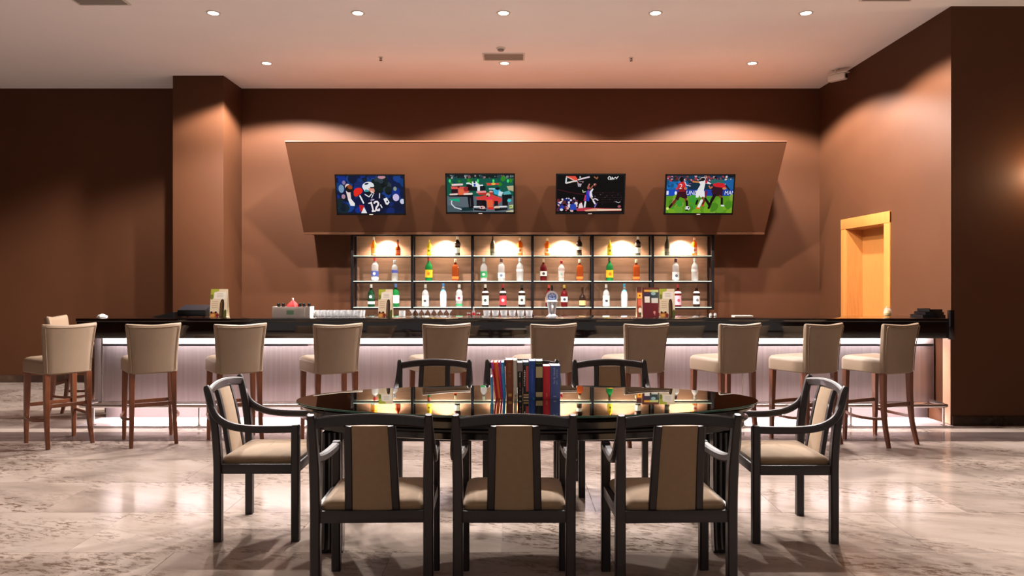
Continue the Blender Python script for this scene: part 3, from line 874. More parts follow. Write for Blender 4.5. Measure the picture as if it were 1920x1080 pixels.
    p.line('#eef0f4', 30, (740, 835), (880, 830)); p.ell('#e8b8b4', 930, 850, 70, 40); p.ell('#3a0f14', 915, 855, 18); p.line('#f0eef0', 32, (1250, 835), (1490, 825)); p.ell('#e8c8b0', 1270, 850, 70, 38)
    p.poly('#0a080c', (740, 870), (1030, 890), (1010, 930), (740, 910)); p.poly('#0d0a10', (1210, 870), (1520, 860), (1520, 900), (1230, 930))
    p.ell('#40d0d4', 1560, 690, 48, 34); p.poly('#8aa02e', (1550, 790), (1660, 780), (1660, 870), (1560, 880)); p.line('#e6eed8', 14, (1570, 810), (1640, 800), (1630, 850), (1570, 860)); p.poly('#cfc8a0', (1500, 930), (1660, 900), (1660, 955), (1480, 955))
    return p
def basketball():
    p = Pic(120, 1680, 85, 985)
    p.rect('#050405', 0, 0, 1800, 1080)
    g = random.Random(8)
    for k in range(5):
        p.line('#2a0f14', 12, (960, 500 + 60 * k), (1650, 510 + 55 * k))
    p.line('#4a0f1c', 16, (140, 430), (420, 500), (780, 560))
    crowd(p, 950, 1650, 500, 800, 36, ['#2c2230', '#4a3a44', '#5a5060', '#1a1420'], 6, 20, 9)
    p.poly('#f0503c', (320, 105), (540, 105), (600, 190), (560, 230), (500, 220), (350, 130)); p.poly('#0a0606', (370, 150), (470, 200), (370, 240))
    p.line('#cfe0e4', 34, (330, 150), (320, 270)); p.line('#e6dcd4', 36, (330, 275), (480, 235), (570, 225)); p.line('#f4c0b4', 22, (330, 115), (520, 215))
    p.line('#e8d4dc', 36, (610, 195), (720, 160), (860, 130)); p.ell('#d8e0dc', 650, 130, 16, 22)
    p.line('#d88a9a', 20, (590, 240), (610, 290)); p.line('#b8a0a8', 12, (640, 240), (730, 235), (710, 270))
    p.poly('#c8b8c4', (590, 280), (690, 290), (670, 360), (610, 360)); p.line('#7a6a78', 8, (620, 290), (640, 355)); p.line('#7a6a78', 8, (670, 290), (640, 355))
    p.line('#a86a44', 26, (980, 125), (1040, 170), (1060, 130))
    p.line('#f2f2f2', 16, (1320, 190), (1300, 150), (1330, 115), (1370, 140), (1350, 180), (1390, 175), (1400, 130), (1420, 175), (1450, 150), (1480, 130), (1500, 170), (1540, 115)); p.line('#d8d8d8', 6, (1340, 200), (1430, 190), (1470, 175))
    p.line('#c07868', 30, (870, 300), (845, 360)); p.ell('#b0605a', 850, 385, 32, 40); p.line('#b4604c', 26, (890, 420), (930, 370), (950, 340)); p.ell('#c89080', 1000, 310, 34, 28); p.line('#7c2a28', 22, (1030, 300), (990, 350))
    p.line('#b8c89c', 24, (715, 450), (730, 495), (780, 480))
    p.poly('#2a3ac0', (800, 470), (870, 440), (890, 580), (870, 720), (790, 700)); p.poly('#8a3ac8', (830, 450), (870, 450), (860, 560), (840, 540)); p.poly('#c83a5c', (770, 570), (800, 560), (790, 720), (745, 700))
    p.poly('#eeeaf4', (880, 480), (950, 400), (970, 420), (930, 500), (960, 620), (930, 620), (880, 580)); p.line('#e4c4b8', 26, (900, 600), (960, 680)); p.line('#f4eef4', 36, (970, 700), (1010, 770)); p.line('#7a66b8', 36, (1040, 780), (1010, 850)); p.line('#e8e0ee', 24, (970, 665), (1020, 650), (1080, 690))
    p.line('#e8eef0', 40, (785, 730), (770, 850)); p.poly('#f4dce0', (640, 780), (700, 740), (740, 880), (620, 890)); p.ell('#b02a34', 680, 745, 18)
    p.poly('#c43a4c', (570, 890), (800, 870), (1640, 900), (1640, 950), (590, 955)); p.poly('#f0b090', (760, 930), (1000, 890), (1250, 900), (1640, 895), (1640, 940), (800, 960)); p.poly('#f4dcc0', (1050, 910), (1640, 905), (1640, 930), (1080, 945))
    crowd(p, 140, 580, 660, 940, 60, ['#2438a8', '#c45a6a', '#7a2430', '#e0b4b4', '#34347c', '#1a1a44', '#f0e4e8', '#5c2c34', '#16206a'], 20, 50, 10)
    p.poly('#2a48b8', (420, 800), (560, 780), (580, 920), (430, 930)); p.ell('#e8dcdc', 515, 640, 22); p.ell('#d8d4d4', 395, 645, 18); p.ell('#e6e4f0', 225, 920, 40, 30); p.poly('#f0e2e4', (140, 740), (260, 690), (200, 780))
    p.ell('#b05a6a', 1585, 840, 40, 30); p.line('#c8d8dc', 14, (1500, 720), (1560, 750), (1600, 730))
    return p
def soccer():
    p = Pic(118, 1640, 118, 968)
    p.rect('#123a5a', 0, 0, 1800, 1080)
    crowd(p, 118, 1640, 118, 250, 90, ['#b03a48', '#e0a0a8', '#2c3a4a', '#8a4a34', '#3f6a6a', '#d8d4d0', '#1a1014', '#5a2a24'], 16, 38, 11)
    p.rect('#1a6ab0', 118, 250, 700, 440); crowd(p, 118, 560, 260, 430, 16, ['#1f7ac4', '#14568c', '#0f4a80'], 30, 60, 12)
    p.rect('#123044', 600, 240, 1300, 450); p.poly('#1c62a4', (1400, 230), (1640, 190), (1640, 440), (1400, 440)); p.rect('#2f6a66', 1110, 210, 1420, 300)
    p.rect('#1a3fa8', 0, 435, 1800, 580); p.rect('#1550c8', 170, 440, 330, 560)
    p.text('#f4f6ff', 'UNDO', 560, 552, 96, 0.92, 0.15); p.text('#f4f6ff', 'MAN', 1440, 550, 92, 0.85, 0.1); p.rect('#eef0ff', 118, 460, 165, 550); p.ell('#f0f2ff', 330, 510, 28, 44)
    p.rect('#5f9a1e', 0, 575, 1800, 1080); crowd(p, 118, 1640, 590, 960, 40, ['#4c8a1c', '#7ab022', '#6aa82c', '#3fa034', '#86a83a'], 40, 110, 13)
    p.poly('#c8a48c', (300, 640), (400, 620), (250, 790), (200, 800)); p.line('#7a2c14', 62, (330, 680), (210, 830)); p.line('#14060c', 40, (250, 760), (200, 840))
    p.line('#8a4424', 56, (560, 640), (600, 740)); p.line('#120a0c', 52, (590, 700), (600, 800))
    p.poly('#3a0f1c', (390, 460), (560, 440), (600, 620), (540, 640), (430, 600), (390, 680), (320, 650), (360, 520))
    p.poly('#d8242c', (380, 290), (480, 230), (540, 300), (560, 420), (520, 460), (400, 440), (350, 380)); p.poly('#8c1420', (400, 400), (540, 380), (550, 480), (380, 480)); p.ell('#140c0c', 450, 200, 48, 60); p.ell('#e0784c', 545, 405, 34, 30); p.ell('#e83a34', 345, 415, 24)
    p.text('#f4e8e8', '2', 395, 415, 115, 0.9, 0.1); p.line('#e8dce4', 20, (520, 250), (560, 330), (650, 350)); p.line('#6a4a8a', 26, (600, 310), (660, 290))
    p.ell('#f4f4f4', 615, 855, 58, 46); p.ell('#141414', 640, 845, 20); p.ell('#141414', 600, 900, 40, 18); p.ell('#2a2a2a', 575, 850, 12)
    p.line('#d88a48', 34, (710, 250), (850, 260)); p.poly('#f2f0f0', (840, 250), (980, 220), (1130, 290), (1100, 310), (990, 290), (960, 480), (800, 470), (880, 320)); p.ell('#1a1414', 930, 195, 40, 44); p.line('#e8d8d4', 16, (890, 160), (970, 150), (990, 200))
    p.poly('#c8243c', (980, 230), (1040, 220), (1030, 290), (990, 290)); p.poly('#7a1c34', (1010, 440), (1050, 470), (1030, 620), (980, 600))
    p.poly('#f4f2f4', (790, 460), (980, 460), (1000, 600), (900, 610), (870, 560), (850, 610), (790, 610)); p.line('#8a3c20', 40, (950, 610), (960, 660)); p.line('#f4f4ee', 60, (930, 680), (860, 840)); p.line('#e8762c', 40, (820, 850), (890, 865))
    p.line('#140a0e', 46, (830, 680), (810, 760)); p.line('#1a0c10', 56, (1010, 640), (1110, 780)); p.line('#7a1420', 46, (990, 680), (960, 770)); p.ell('#e02c3a', 962, 795, 26)
    p.poly('#d8242c', (1160, 300), (1280, 270), (1420, 290), (1480, 400), (1420, 430), (1250, 370), (1180, 350)); p.poly('#341020', (1170, 360), (1400, 390), (1400, 580), (1180, 580), (1140, 470)); p.ell('#e88a5a', 1430, 405, 44, 26)
    p.line('#1c0d12', 70, (1220, 560), (1160, 680)); p.line('#160a0e', 56, (1160, 680), (1100, 850)); p.line('#8a4424', 50, (1340, 580), (1390, 630)); p.line('#160a0e', 52, (1390, 630), (1395, 770)); p.line('#e8ece8', 36, (1390, 795), (1440, 800)); p.line('#e6dcdc', 12, (1440, 300), (1560, 450)); p.line('#1a2028', 34, (1460, 330), (1550, 440))
    p.ell('#e6f07a', 155, 865, 32, 34); p.line('#c8704a', 30, (1080, 350), (1110, 400), (1150, 370))
    return p
TVW, TVH = 0.912, 0.535
def television(pxc, pyc, pic, label):
    d = 9.965
    c = px(pxc, pyc, d)
    r = empty('television', c, 0, label, 'television', 'televisions on the bulkhead')
    r.rotation_euler = (math.radians(14), 0, 0)
    MB().box(-TVW / 2, TVW / 2, 0.0, 0.035, -TVH / 2, TVH / 2, 0.004).build('casing', BEZEL, r)
    MB().box(-TVW * 0.35, TVW * 0.35, 0.03, 0.065, -TVH * 0.36, TVH * 0.25, 0.006).build('rear_housing', BLACKPLASTIC, r)
    bz = MB()
    b = 0.019
    for q in ((-TVW / 2, TVW / 2, TVH / 2 - b, TVH / 2), (-TVW / 2, TVW / 2, -TVH / 2, -TVH / 2 + b * 1.4), (-TVW / 2, -TVW / 2 + b, -TVH / 2, TVH / 2), (TVW / 2 - b, TVW / 2, -TVH / 2, TVH / 2)):
        bz.box(q[0], q[1], -0.006, 0.0, q[2], q[3])
    bz.build('bezel', BEZEL, r, smooth=False)
    MB().box(-0.025, 0.025, -0.0075, -0.006, -TVH / 2 + 0.004, -TVH / 2 + 0.012).build('badge', GREYPLASTIC, r, smooth=False)
    s = pic().build('screen', SCREEN, r, TVW - 2 * b, TVH - 2.4 * b)
    s.location = (0, -0.0004, b * 0.2)
    # wall bracket reaching back to the sloping panel, and two cables
    br = MB()
    for xx in (-0.16, 0.16):
        br.sweep([(xx, 0.06, 0.16), (xx, 0.06, -0.2)], (1, 0, 0), 0.03, 0.02)
        br.sweep([(xx, 0.06, -0.14), (xx, 0.30, -0.16)], (1, 0, 0), 0.025, 0.025)
        br.sweep([(xx, 0.06, 0.08), (xx, 0.20, 0.07)], (1, 0, 0), 0.025, 0.025)
    br.build('wall_bracket', BLACKMETAL, r)
    for xx, e in ((-0.08, -0.02), (0.06, 0.03)):
        MB().tube(bezier((xx, 0.06, -0.18), (xx, 0.12, -0.32), (xx + e, 0.26, -0.30), (xx + e, 0.315, -0.19), 8), 0.005, 6).build('cable', BLACKPLASTIC, r)
television(694.5, 365.5, football, 'leftmost television, showing a football player in a dark jersey numbered 12')
television(900.5, 363.5, racing, 'television showing red racing cars, second from the left')
television(1107, 364, basketball, 'television showing a basketball player jumping at the hoop on black')
television(1311.5, 365, soccer, 'rightmost television, showing red and white soccer players on grass')
# ------------------------------------------------------------------ bar stools
def make_stool():
    r = empty('bar_stool')
    # seat: upholstered box, a little wider in front
    def outline(ins, z):
        return [(p[0], p[1], z) for p in rpoly([(-0.205 + ins, -0.215 + ins), (0.205 - ins, -0.215 + ins), (0.235 - ins, 0.235 - ins), (-0.235 + ins, 0.235 - ins)], max(0.05 - ins * 0.3, 0.01), 5)]
    seat = MB().rings([outline(0.012, 0.655), outline(0.0, 0.665), outline(0.0, 0.75), outline(0.006, 0.772), outline(0.02, 0.786), outline(0.05, 0.796), outline(0.10, 0.801), outline(0.16, 0.803)]).build('seat', LEATHER, r)
    def cen(u, v):
        z = 0.665 + (1.095 - 0.665) * v + 0.014 * u * u * v
        y = -0.222 - 0.045 * v * v + 0.03 * u * u
        return y, z
    hw = lambda v: 0.196 + 0.034 * v ** 1.6
    rings = []
    for v, ts, ws in ((-0.03, 0.5, 0.96), (0.0, 0.9, 1), (0.15, 1, 1), (0.35, 1, 1), (0.55, 1, 1), (0.75, 1, 1), (0.9, 1, 1), (0.965, 0.92, 1.0), (0.99, 0.7, 0.985), (1.0, 0.35, 0.97)):
        ring = []
        t = 0.034 * ts
        prof = [(-1 + 2 * k / 12, -1) for k in range(1, 12)] + [(1.0, -0.5), (1.02, 0), (1.0, 0.5)] + [(1 - 2 * k / 12, 1) for k in range(1, 12)] + [(-1.0, 0.5), (-1.02, 0), (-1.0, -0.5)]
        for u, s in prof:
            y, z = cen(u, max(v, 0))
            if v < 0: z -= 0.012
            ring.append((u * hw(max(v, 0)) * ws, y + s * t, z))
        rings.append(ring)
    back = MB().rings(rings).build('backrest', LEATHER, r)
    path = [(-0.93, 0.02 + 0.9 * k / 8) for k in range(9)] + [(-0.9 + 1.8 * k / 8, 0.945) for k in range(9)] + [(0.93, 0.92 - 0.9 * k / 8) for k in range(9)]
    MB().tube([(u * hw(v), cen(u, v)[0] - 0.0335, cen(u, v)[1]) for u, v in path], 0.0042, 6).build('piping', PIPING, back)
    # legs: tapering, rear pair swept back
    for s in (-1, 1):
        MB().sweep([(s * 0.195, 0.195, 0.66), (s * 0.2, 0.2, 0.3), (s * 0.203, 0.203, 0.0)], (1, 0, 0), [0.05, 0.042, 0.03], [0.05, 0.042, 0.03]).build('leg', STOOLWOOD, r)
        MB().sweep(catmull([(s * 0.172, -0.19, 0.66), (s * 0.174, -0.195, 0.42), (s * 0.178, -0.215, 0.2), (s * 0.186, -0.262, 0.0)], 4), (1, 0, 0),
                   [0.05 - 0.0016 * k for k in range(13)], [0.052 - 0.0018 * k for k in range(13)]).build('leg', STOOLWOOD, r)
        MB().sweep(bezier((s * 0.201, 0.2, 0.265), (s * 0.262, 0.1, 0.235), (s * 0.25, -0.1, 0.235), (s * 0.179, -0.212, 0.255), 10), (0, 0, 1), 0.026, 0.016, 0.003).build('side_stretcher', STOOLWOOD, r)
    MB().sweep([(-0.2, 0.2, 0.35), (0.2, 0.2, 0.35)], (0, 0, 1), 0.034, 0.018, 0.003).build('front_stretcher', STOOLWOOD, r)
    MB().sweep([(-0.174, -0.2, 0.37), (0.174, -0.2, 0.37)], (0, 0, 1), 0.034, 0.018, 0.003).build('back_stretcher', STOOLWOOD, r)
    return r
spots = [(51, -4.20, 7.00), (32, -3.385, 7.06), (31, -2.585, 7.04), (31, -1.705, 7.04), (24, -0.70, 7.06), (22, 0.275, 7.06), (20, 1.125, 7.08), (22, 1.965, 7.08), (25, 2.715, 7.08), (25, 3.40, 7.06)]
onames = ['first', 'second', 'third', 'fourth', 'fifth', 'sixth', 'seventh', 'eighth', 'ninth', 'tenth']
extra = ['leftmost, turned well to the left at the bar end', 'second from the left', 'third from the left, behind the armchair at the left table end', 'fourth from the left',
         'fifth from the left, behind a far dining chair', 'sixth from the left, behind the row of books', 'fourth from the right, behind the right far dining chair', 'third from the right, by the right table end',
         'second from the right, behind the armchair at the right table end', 'rightmost, beside the return wall']
proto = make_stool()
for i, (a, x, y) in enumerate(spots):
    o = proto if i == 0 else copy_tree(proto)
    o.location = (x, y, 0)
    o.rotation_euler = (0, 0, math.radians(a))
    tag(o, 'cream bar stool, ' + extra[i], 'bar stool', 'bar stools along the counter')
o = copy_tree(proto)
o.location = (-4.79, 8.36, 0)
o.rotation_euler = (0, 0, math.radians(-82))
tag(o, 'bar stool at the left end of the bar, mostly hidden behind the leftmost stool', 'bar stool', 'bar stools along the counter')

# ------------------------------------------------------------------ dining armchairs
def make_chair():
    r = empty('dining_armchair')
    L = 0.046
    for s in (-1, 1):
        MB().sweep(catmull([(s * 0.258, -0.222, 0.0), (s * 0.258, -0.222, 0.28), (s * 0.258, -0.222, 0.46), (s * 0.259, -0.236, 0.65), (s * 0.262, -0.270, 0.825), (s * 0.264, -0.290, 0.893)], 3), (1, 0, 0),
                   [L] * 10 + [0.042, 0.04, 0.04, 0.038, 0.036, 0.028], [L] * 10 + [0.044, 0.042, 0.04, 0.038, 0.034, 0.022], 0.006).build('back_post', DARKWOOD, r)
        MB().sweep([(s * 0.255, 0.222, 0.0), (s * 0.255, 0.222, 0.62), (s * 0.255, 0.222, 0.658), (s * 0.255, 0.222, 0.668)], (1, 0, 0), [L, L, L, L * 0.8], [L, L, L, L * 0.8], 0.007).build('front_leg', DARKWOOD, r)
        arm = catmull([(s * 0.266, -0.280, 0.86), (s * 0.272, -0.262, 0.785), (s * 0.277, -0.22, 0.71), (s * 0.276, -0.14, 0.664), (s * 0.268, -0.03, 0.646), (s * 0.26, 0.1, 0.643), (s * 0.256, 0.222, 0.645)], 4)
        n = len(arm)
        MB().sweep(arm, (1, 0, 0), [0.030 + 0.012 * k / n for k in range(n)], [0.030 + 0.010 * min(1, 2.5 * k / n) for k in range(n)], 0.008).build('arm', DARKWOOD, r)
        MB().box(s * 0.256 - 0.014, s * 0.256 + 0.014, -0.2, 0.2, 0.388, 0.444, 0.003).build('seat_rail', DARKWOOD, r)
    MB().box(-0.236, 0.236, -0.236, -0.206, 0.388, 0.444, 0.003).build('seat_rail', DARKWOOD, r)
    MB().box(-0.234, 0.234, 0.206, 0.236, 0.388, 0.444, 0.003).build('seat_rail', DARKWOOD, r)
    # arched top rail
    top = [(-0.252 + 0.504 * k / 12, -0.276 - 0.026 * (1 - ((k - 6) / 6) ** 2), 0.853 + 0.022 * (1 - ((k - 6) / 6) ** 2)) for k in range(13)]
    MB().sweep(top, (0, 0.12, 1), 0.05, 0.026, 0.007).build('top_rail', DARKWOOD, r)
    # splat: two stiles and an upholstered pad between
    def sp(t, x):
        return (x, -0.293 + 0.083 * t ** 0.8, 0.845 + (0.44 - 0.845) * t)
    for s in (-1, 1):
        MB().sweep([sp(k / 8, s * (0.098 + 0.010 * k / 8)) for k in range(9)], (1, 0, 0), 0.036, 0.026, 0.005).build('splat_stile', DARKWOOD, r)
    rings = []
    for k in range(9):
        t = k / 8
        w = 0.082 + 0.010 * t
        c = sp(t, 0)
        th = 0.013
        prof = [(-1, -0.6), (-0.8, -1), (-0.4, -1.15), (0, -1.2), (0.4, -1.15), (0.8, -1), (1, -0.6), (1, 0.6), (0.8, 1), (0.4, 1.15), (0, 1.2), (-0.4, 1.15), (-0.8, 1), (-1, 0.6)]
        rings.append([(u * w, c[1] + q * th, c[2]) for u, q in prof])
    MB().rings(rings).build('back_pad', FABRIC, r)
    def outline(ins, z):
        return [(p[0], p[1], z) for p in rpoly([(-0.238 + ins, -0.215 + ins), (0.238 - ins, -0.215 + ins), (0.24 - ins, 0.222 - ins), (-0.24 + ins, 0.222 - ins)], 0.03, 4)]
    MB().rings([outline(0.006, 0.436), outline(0.0, 0.446), outline(0.0, 0.462), outline(0.010, 0.476), outline(0.03, 0.486), outline(0.07, 0.495), outline(0.13, 0.501), outline(0.19, 0.503)]).build('seat_cushion', FABRIC, r)
    return r
chair0 = make_chair()
chairs = [   # x, y, rotation, label
    (-0.655, 3.70, 1.5, "left of three dark armchairs seen from behind on the table's near side"),
    (0.003, 3.70, 0, "middle of three dark armchairs seen from behind on the table's near side"),
    (0.738, 3.70, 2, "right of three dark armchairs seen from behind on the table's near side"),
    (-1.475, 4.61, -90, 'dark wood armchair with tan seat at the left end of the oval table'),
    (1.605, 4.58, 90, 'dark wood armchair with tan seat at the right end of the oval table'),
    (-0.598, 5.455, 180, "dark armchair facing the camera, left one on the table's far side"),
    (0.065, 5.465, 180, 'dark wood armchair facing the camera, hidden behind the books on the far side'),
    (0.726, 5.455, 180, "dark armchair facing the camera, right one on the table's far side"),
]
for i, (x, y, a, lb) in enumerate(chairs):
    o = chair0 if i == 0 else copy_tree(chair0)
    o.location = (x, y, 0)
    o.rotation_euler = (0, 0, math.radians(a))
    tag(o, lb, 'armchair', 'armchairs around the oval table')

# ------------------------------------------------------------------ oval table
TX, TY, TA, TB, TZ = 0.080, 4.53, 1.372, 0.590, 0.79
tb = empty('oval_table', (TX, TY, 0), 0, 'large oval dining table with black base and reflective glass top', 'table')
def oval(a, b, z, n=72):
    return [(a * math.cos(2 * math.pi * k / n), b * math.sin(2 * math.pi * k / n), z) for k in range(n)]
def rim(*q):
    return [oval(TA - d, TB - d, TZ - h) for d, h in q]
TOPGLASS = pmat('mirror_tinted_table_glass', (0.43, 0.465, 0.45), 0.012, metal=1.0)
GLASSEDGE = pmat('green_glass_edge', '#3d6b5c', 0.1, trans=0.3)
MB().rings(rim((0.004, 0.012), (0, 0.009), (0, 0.002), (0.003, 0.0)), True, False).build('glass_edge', GLASSEDGE, tb, angle=20)
MB().rings(rim((0.003, 0.0005), (0.003, -0.0002))).build('glass_top', TOPGLASS, tb, angle=20)
MB().rings(rim((0.05, 0.045), (0.03, 0.038), (0.022, 0.025), (0.03, 0.0125))).build('wood_top', TABLEBLACK, tb, angle=25)
MB().rings(rim((0.095, 0.148), (0.08, 0.142), (0.08, 0.112), (0.06, 0.106), (0.056, 0.098), (0.06, 0.090), (0.08, 0.084), (0.08, 0.044))).build('apron', TABLEBLACK, tb, angle=25)
for sx in (-1, 1):
    for sy in (-1, 1):
        path = catmull([(sx * 1.10, sy * 0.235, TZ - 0.148), (sx * 1.10, sy * 0.235, 0.40), (sx * 1.095, sy * 0.26, 0.2), (sx * 1.085, sy * 0.31, 0.07), (sx * 1.075, sy * 0.37, 0.0)], 5)
        lg = MB()
        for k in range(4):
            dx = (k - 1.5) * 0.030
            lg.sweep([(p[0] + dx, p[1], p[2]) for p in path], (1, 0, 0), 0.025, 0.085, 0.008)
        lg.sweep([(p[0], p[1] + 0.004, p[2]) for p in path], (1, 0, 0), 0.112, 0.055, 0.004)
        lg.build('leg', TABLEBLACK, tb)

# ------------------------------------------------------------------ books standing on the table
PAGES = pmat('page_edges', '#e9dfcc', 0.8, var=0.06, vscale=60, stretch=(30, 1, 1))
BKY = 4.525
BS = 0.947       # the book sizes below were measured for a row 5 % farther away
def book(x0, w, h, color, label, lean=0.0, depth=0.15, marks=(), yoff=0.0):
    w, h, depth = w * BS - 0.0006, h * BS, depth * BS
    r = empty('book', (x0, BKY + yoff, TZ + 0.0003), 0, label, 'book', 'books standing on the table')
    r.rotation_euler = (0, math.radians(lean), 0)
    mat = pmat('cover_' + color.lstrip('#'), color, 0.4)
    c = MB()
    t = min(0.003, w * 0.2)
    c.box(0, t, 0.002, depth, 0, h)
    c.box(w - t, w, 0.002, depth, 0, h)
    sp = [(0, 0.004), (w * 0.12, 0.0), (w * 0.5, -0.003), (w * 0.88, 0.0), (w, 0.004), (w, 0.008), (0, 0.008)]
    c.rings([[(a, b, z) for a, b in sp] for z in (0, h)])
    c.build('cover', mat, r, angle=50)
    MB().box(t, w - t, 0.006, depth - 0.006, 0.003, h - 0.003).build('page_block', PAGES, r, smooth=False)
    for (u0, u1, v0, v1, col) in marks:
        MB().box(w * u0, w * u1, -0.0042, -0.0026, h * v0, h * v1).build('spine_print', paper(col), r, smooth=False)
    return r
def bx(cpx): return (890 + cpx / 8.306 - CX) * BKY / F
g = random.Random(3)
def lettering(u0, u1, v0, v1, n, col):
    out = []
    dv = (v1 - v0) / n
    for k in range(n):
        if g.random() < 0.15: continue
        a = u0 + g.uniform(0, 0.25) * (u1 - u0)
        out.append((a, u1 - g.uniform(0, 0.25) * (u1 - u0), v0 + dv * k, v0 + dv * (k + 0.62), col))
    return out
book(bx(258), 0.010, 0.135, '#22aef4', 'thin short cyan book at the left end of the row', -2, 0.14, yoff=0.01)
book(bx(327), 0.0125, 0.231, '#e02c50', 'thin crimson book with violet top, leaning at the left end', -7.5, 0.15, [(0.05, 0.95, 0.82, 1.0, '#a94ac0')])
book(bx(357), 0.0205, 0.230, '#ff7a26', 'orange book leaning left in the row', -6, 0.15, [(0.05, 0.3, 0.02, 0.98, '#e83a24'), (0.6, 0.8, 0.02, 0.98, '#f4863a')])
book(bx(409), 0.0125, 0.230, '#e0348a', 'thin magenta book between the orange and blue books', -4.5, 0.15)
book(bx(441), 0.019, 0.229, '#2a96e4', 'bright blue book left of the brown hardback', -3.2, 0.15, [(0.3, 0.6, 0.7, 0.96, '#7cc0ea')])
book(bx(494), 0.0455, 0.245, '#8c4526', 'thick brown hardback with gold lettering', -1.2, 0.16, lettering(0.3, 0.75, 0.55, 0.93, 9, '#a8662c') + [(0.28, 0.78, 0.06, 0.13, '#d8a24c')])
book(bx(610), 0.0225, 0.243, '#ddd3c2', 'slim cream book next to the brown hardback', -0.8, 0.16, [(0.3, 0.7, 0.06, 0.1, '#8a8274')])
book(bx(670), 0.033, 0.228, '#17120f', 'black paperback with pale title and grey top', -0.5, 0.15, [(0.03, 0.97, 0.76, 1.0, '#8f7c80')] + lettering(0.3, 0.65, 0.56, 0.74, 4, '#cfc6b2') + lettering(0.35, 0.65, 0.22, 0.46, 5, '#b8442c') + [(0.3, 0.72, 0.05, 0.09, '#c9c0b0')])
book(bx(757), 0.036, 0.231, '#1e1a1c', 'black book with red and white spotted spine', -0.3, 0.15, [(0.5, 0.9, 0.2, 0.9, '#cf4a4a'), (0.05, 0.95, 0.92, 1.0, '#3a5a6a'), (0.08, 0.95, 0.09, 0.13, '#e0b07c'), (0.08, 0.95, 0.02, 0.06, '#e8d0a8')] + lettering(0.1, 0.42, 0.35, 0.85, 10, '#d8cfc4'))
book(bx(852), 0.037, 0.238, '#2852aa', 'royal blue hardback in the middle right of the row', 0, 0.16, [(0.4, 0.6, 0.45, 0.8, '#4a58c8'), (0.6, 0.9, 0.0, 0.03, '#3aa0c0')])
book(bx(949), 0.0465, 0.238, '#0f0e0c', 'thick black hardback with cream spine blocks', 0, 0.16, [(0.04, 0.96, 0.56, 0.85, '#cdb884'), (0.04, 0.96, 0.05, 0.18, '#cdb884'), (0.04, 0.96, 0.93, 0.96, '#6a7a4a')])
book(bx(1066), 0.0455, 0.206, '#e01c2e', 'red hardback beside the slate blue book', 0, 0.15, [(0.46, 0.56, 0.3, 0.8, '#e0403a'), (0.4, 0.6, 0.05, 0.18, '#ee6a50')])
book(bx(1180), 0.062, 0.209, '#5062a2', 'slate blue book with pale lettering at the right end', 0.3, 0.15, lettering(0.28, 0.5, 0.46, 0.95, 14, '#a9b4d8') + lettering(0.56, 0.74, 0.44, 0.9, 14, '#8c9ac8') + [(0.3, 0.6, 0.06, 0.09, '#a9b4d8')])

# ------------------------------------------------------------------ things on the bar
PRINT = print_mat('card_print', 0)
def menu_card(pxc, w, h, label, pic, y=8.02, rz=0.0):
    r = empty('menu_card', ((pxc - CX) * y / F, y, CTZ + 0.0005), rz, label, 'menu card', 'menu cards on the bar')
    t = 0.0015
    lean = 0.045
    c = MB()
    c.prism([(0, 0), (t, 0), (lean + t, h), (lean, h)], 0, -w / 2, w / 2)
    c.prism([(2 * lean + 2 * t, 0), (2 * lean + t, 0), (lean + t * 0.5, h), (lean + t * 1.5, h)], 0, -w / 2, w / 2)
    c.prism([(0.004, 0.0002), (2 * lean, 0.0002), (2 * lean, 0.0015), (0.004, 0.0015)], 0, -w / 2, w / 2)
    c.build('folded_card', pmat('card_stock', '#e3d6bf', 0.55), r, smooth=False)
    s = pic.build('printed_face', PRINT, r, w, math.hypot(h, lean))
    s.rotation_euler = (-math.atan2(lean, h), 0, 0)
    s.location = (0, lean / 2 - 0.0006, h / 2)
    return r
def card_pic():
    p = Pic(0, 100, 0, 170)
    p.rect('#e6d3b4', 0, 0, 100, 170)
    p.poly('#a8b03a', (0, 0), (50, 0), (48, 12), (20, 22), (18, 50), (0, 55)); p.ell('#6e7a24', 8, 48, 10, 16)
    p.rect('#efe6d8', 22, 18, 92, 60)
    for k in range(3): p.rect('#b8aca0', 36, 28 + 9 * k, 74, 31 + 9 * k)
    for k in range(4): p.rect('#c9a987', 10, 74 + 12 * k, 46, 78 + 12 * k)
    p.poly('#3a2410', (58, 88), (63, 66), (72, 60), (80, 66), (84, 90), (84, 170), (57, 170)); p.line('#7a5426', 5, (66, 80), (66, 165)); p.ell('#4f5a1c', 92, 150, 10, 26)
    p.ell('#b0672a', 26, 156, 30, 16); p.ell('#d49a4a', 18, 160, 14, 9); p.ell('#3a1c10', 10, 142, 7); p.ell('#3a1c10', 36, 142, 7); p.ell('#7a1c1c', 46, 160, 10)
    return p
def maroon_pic():
    p = Pic(0, 100, 0, 150)
    p.rect('#5c2a1c', 0, 0, 100, 150)
    p.rect('#e0a53a', 12, 12, 46, 22); p.rect('#b9c27a', 46, 12, 96, 24); p.rect('#3a2c44', 8, 26, 46, 46); p.rect('#2c3a3c', 46, 24, 100, 60); p.ell('#8fb0b8', 66, 32, 14, 8)
    p.rect('#e8e2d8', 14, 46, 44, 78); p.rect('#c8c8c0', 54, 54, 92, 80)
    p.rect('#651520', 0, 80, 100, 150); p.ell('#d88a80', 70, 128, 7, 8); p.line('#d88a80', 3, (70, 128), (72, 142))
    return p
def side_pic():
    p = Pic(0, 40, 0, 150)
    p.rect('#8a3a24', 0, 0, 40, 150); p.rect('#4a1c14', 0, 0, 40, 24); p.rect('#e8a02c', 4, 30, 34, 58); p.ell('#6a2410', 18, 44, 5); p.rect('#c4553c', 6, 62, 34, 96); p.ell('#d8d4cc', 18, 120, 10, 14); p.ell('#2c3c2a', 20, 138, 12, 8)
    return p
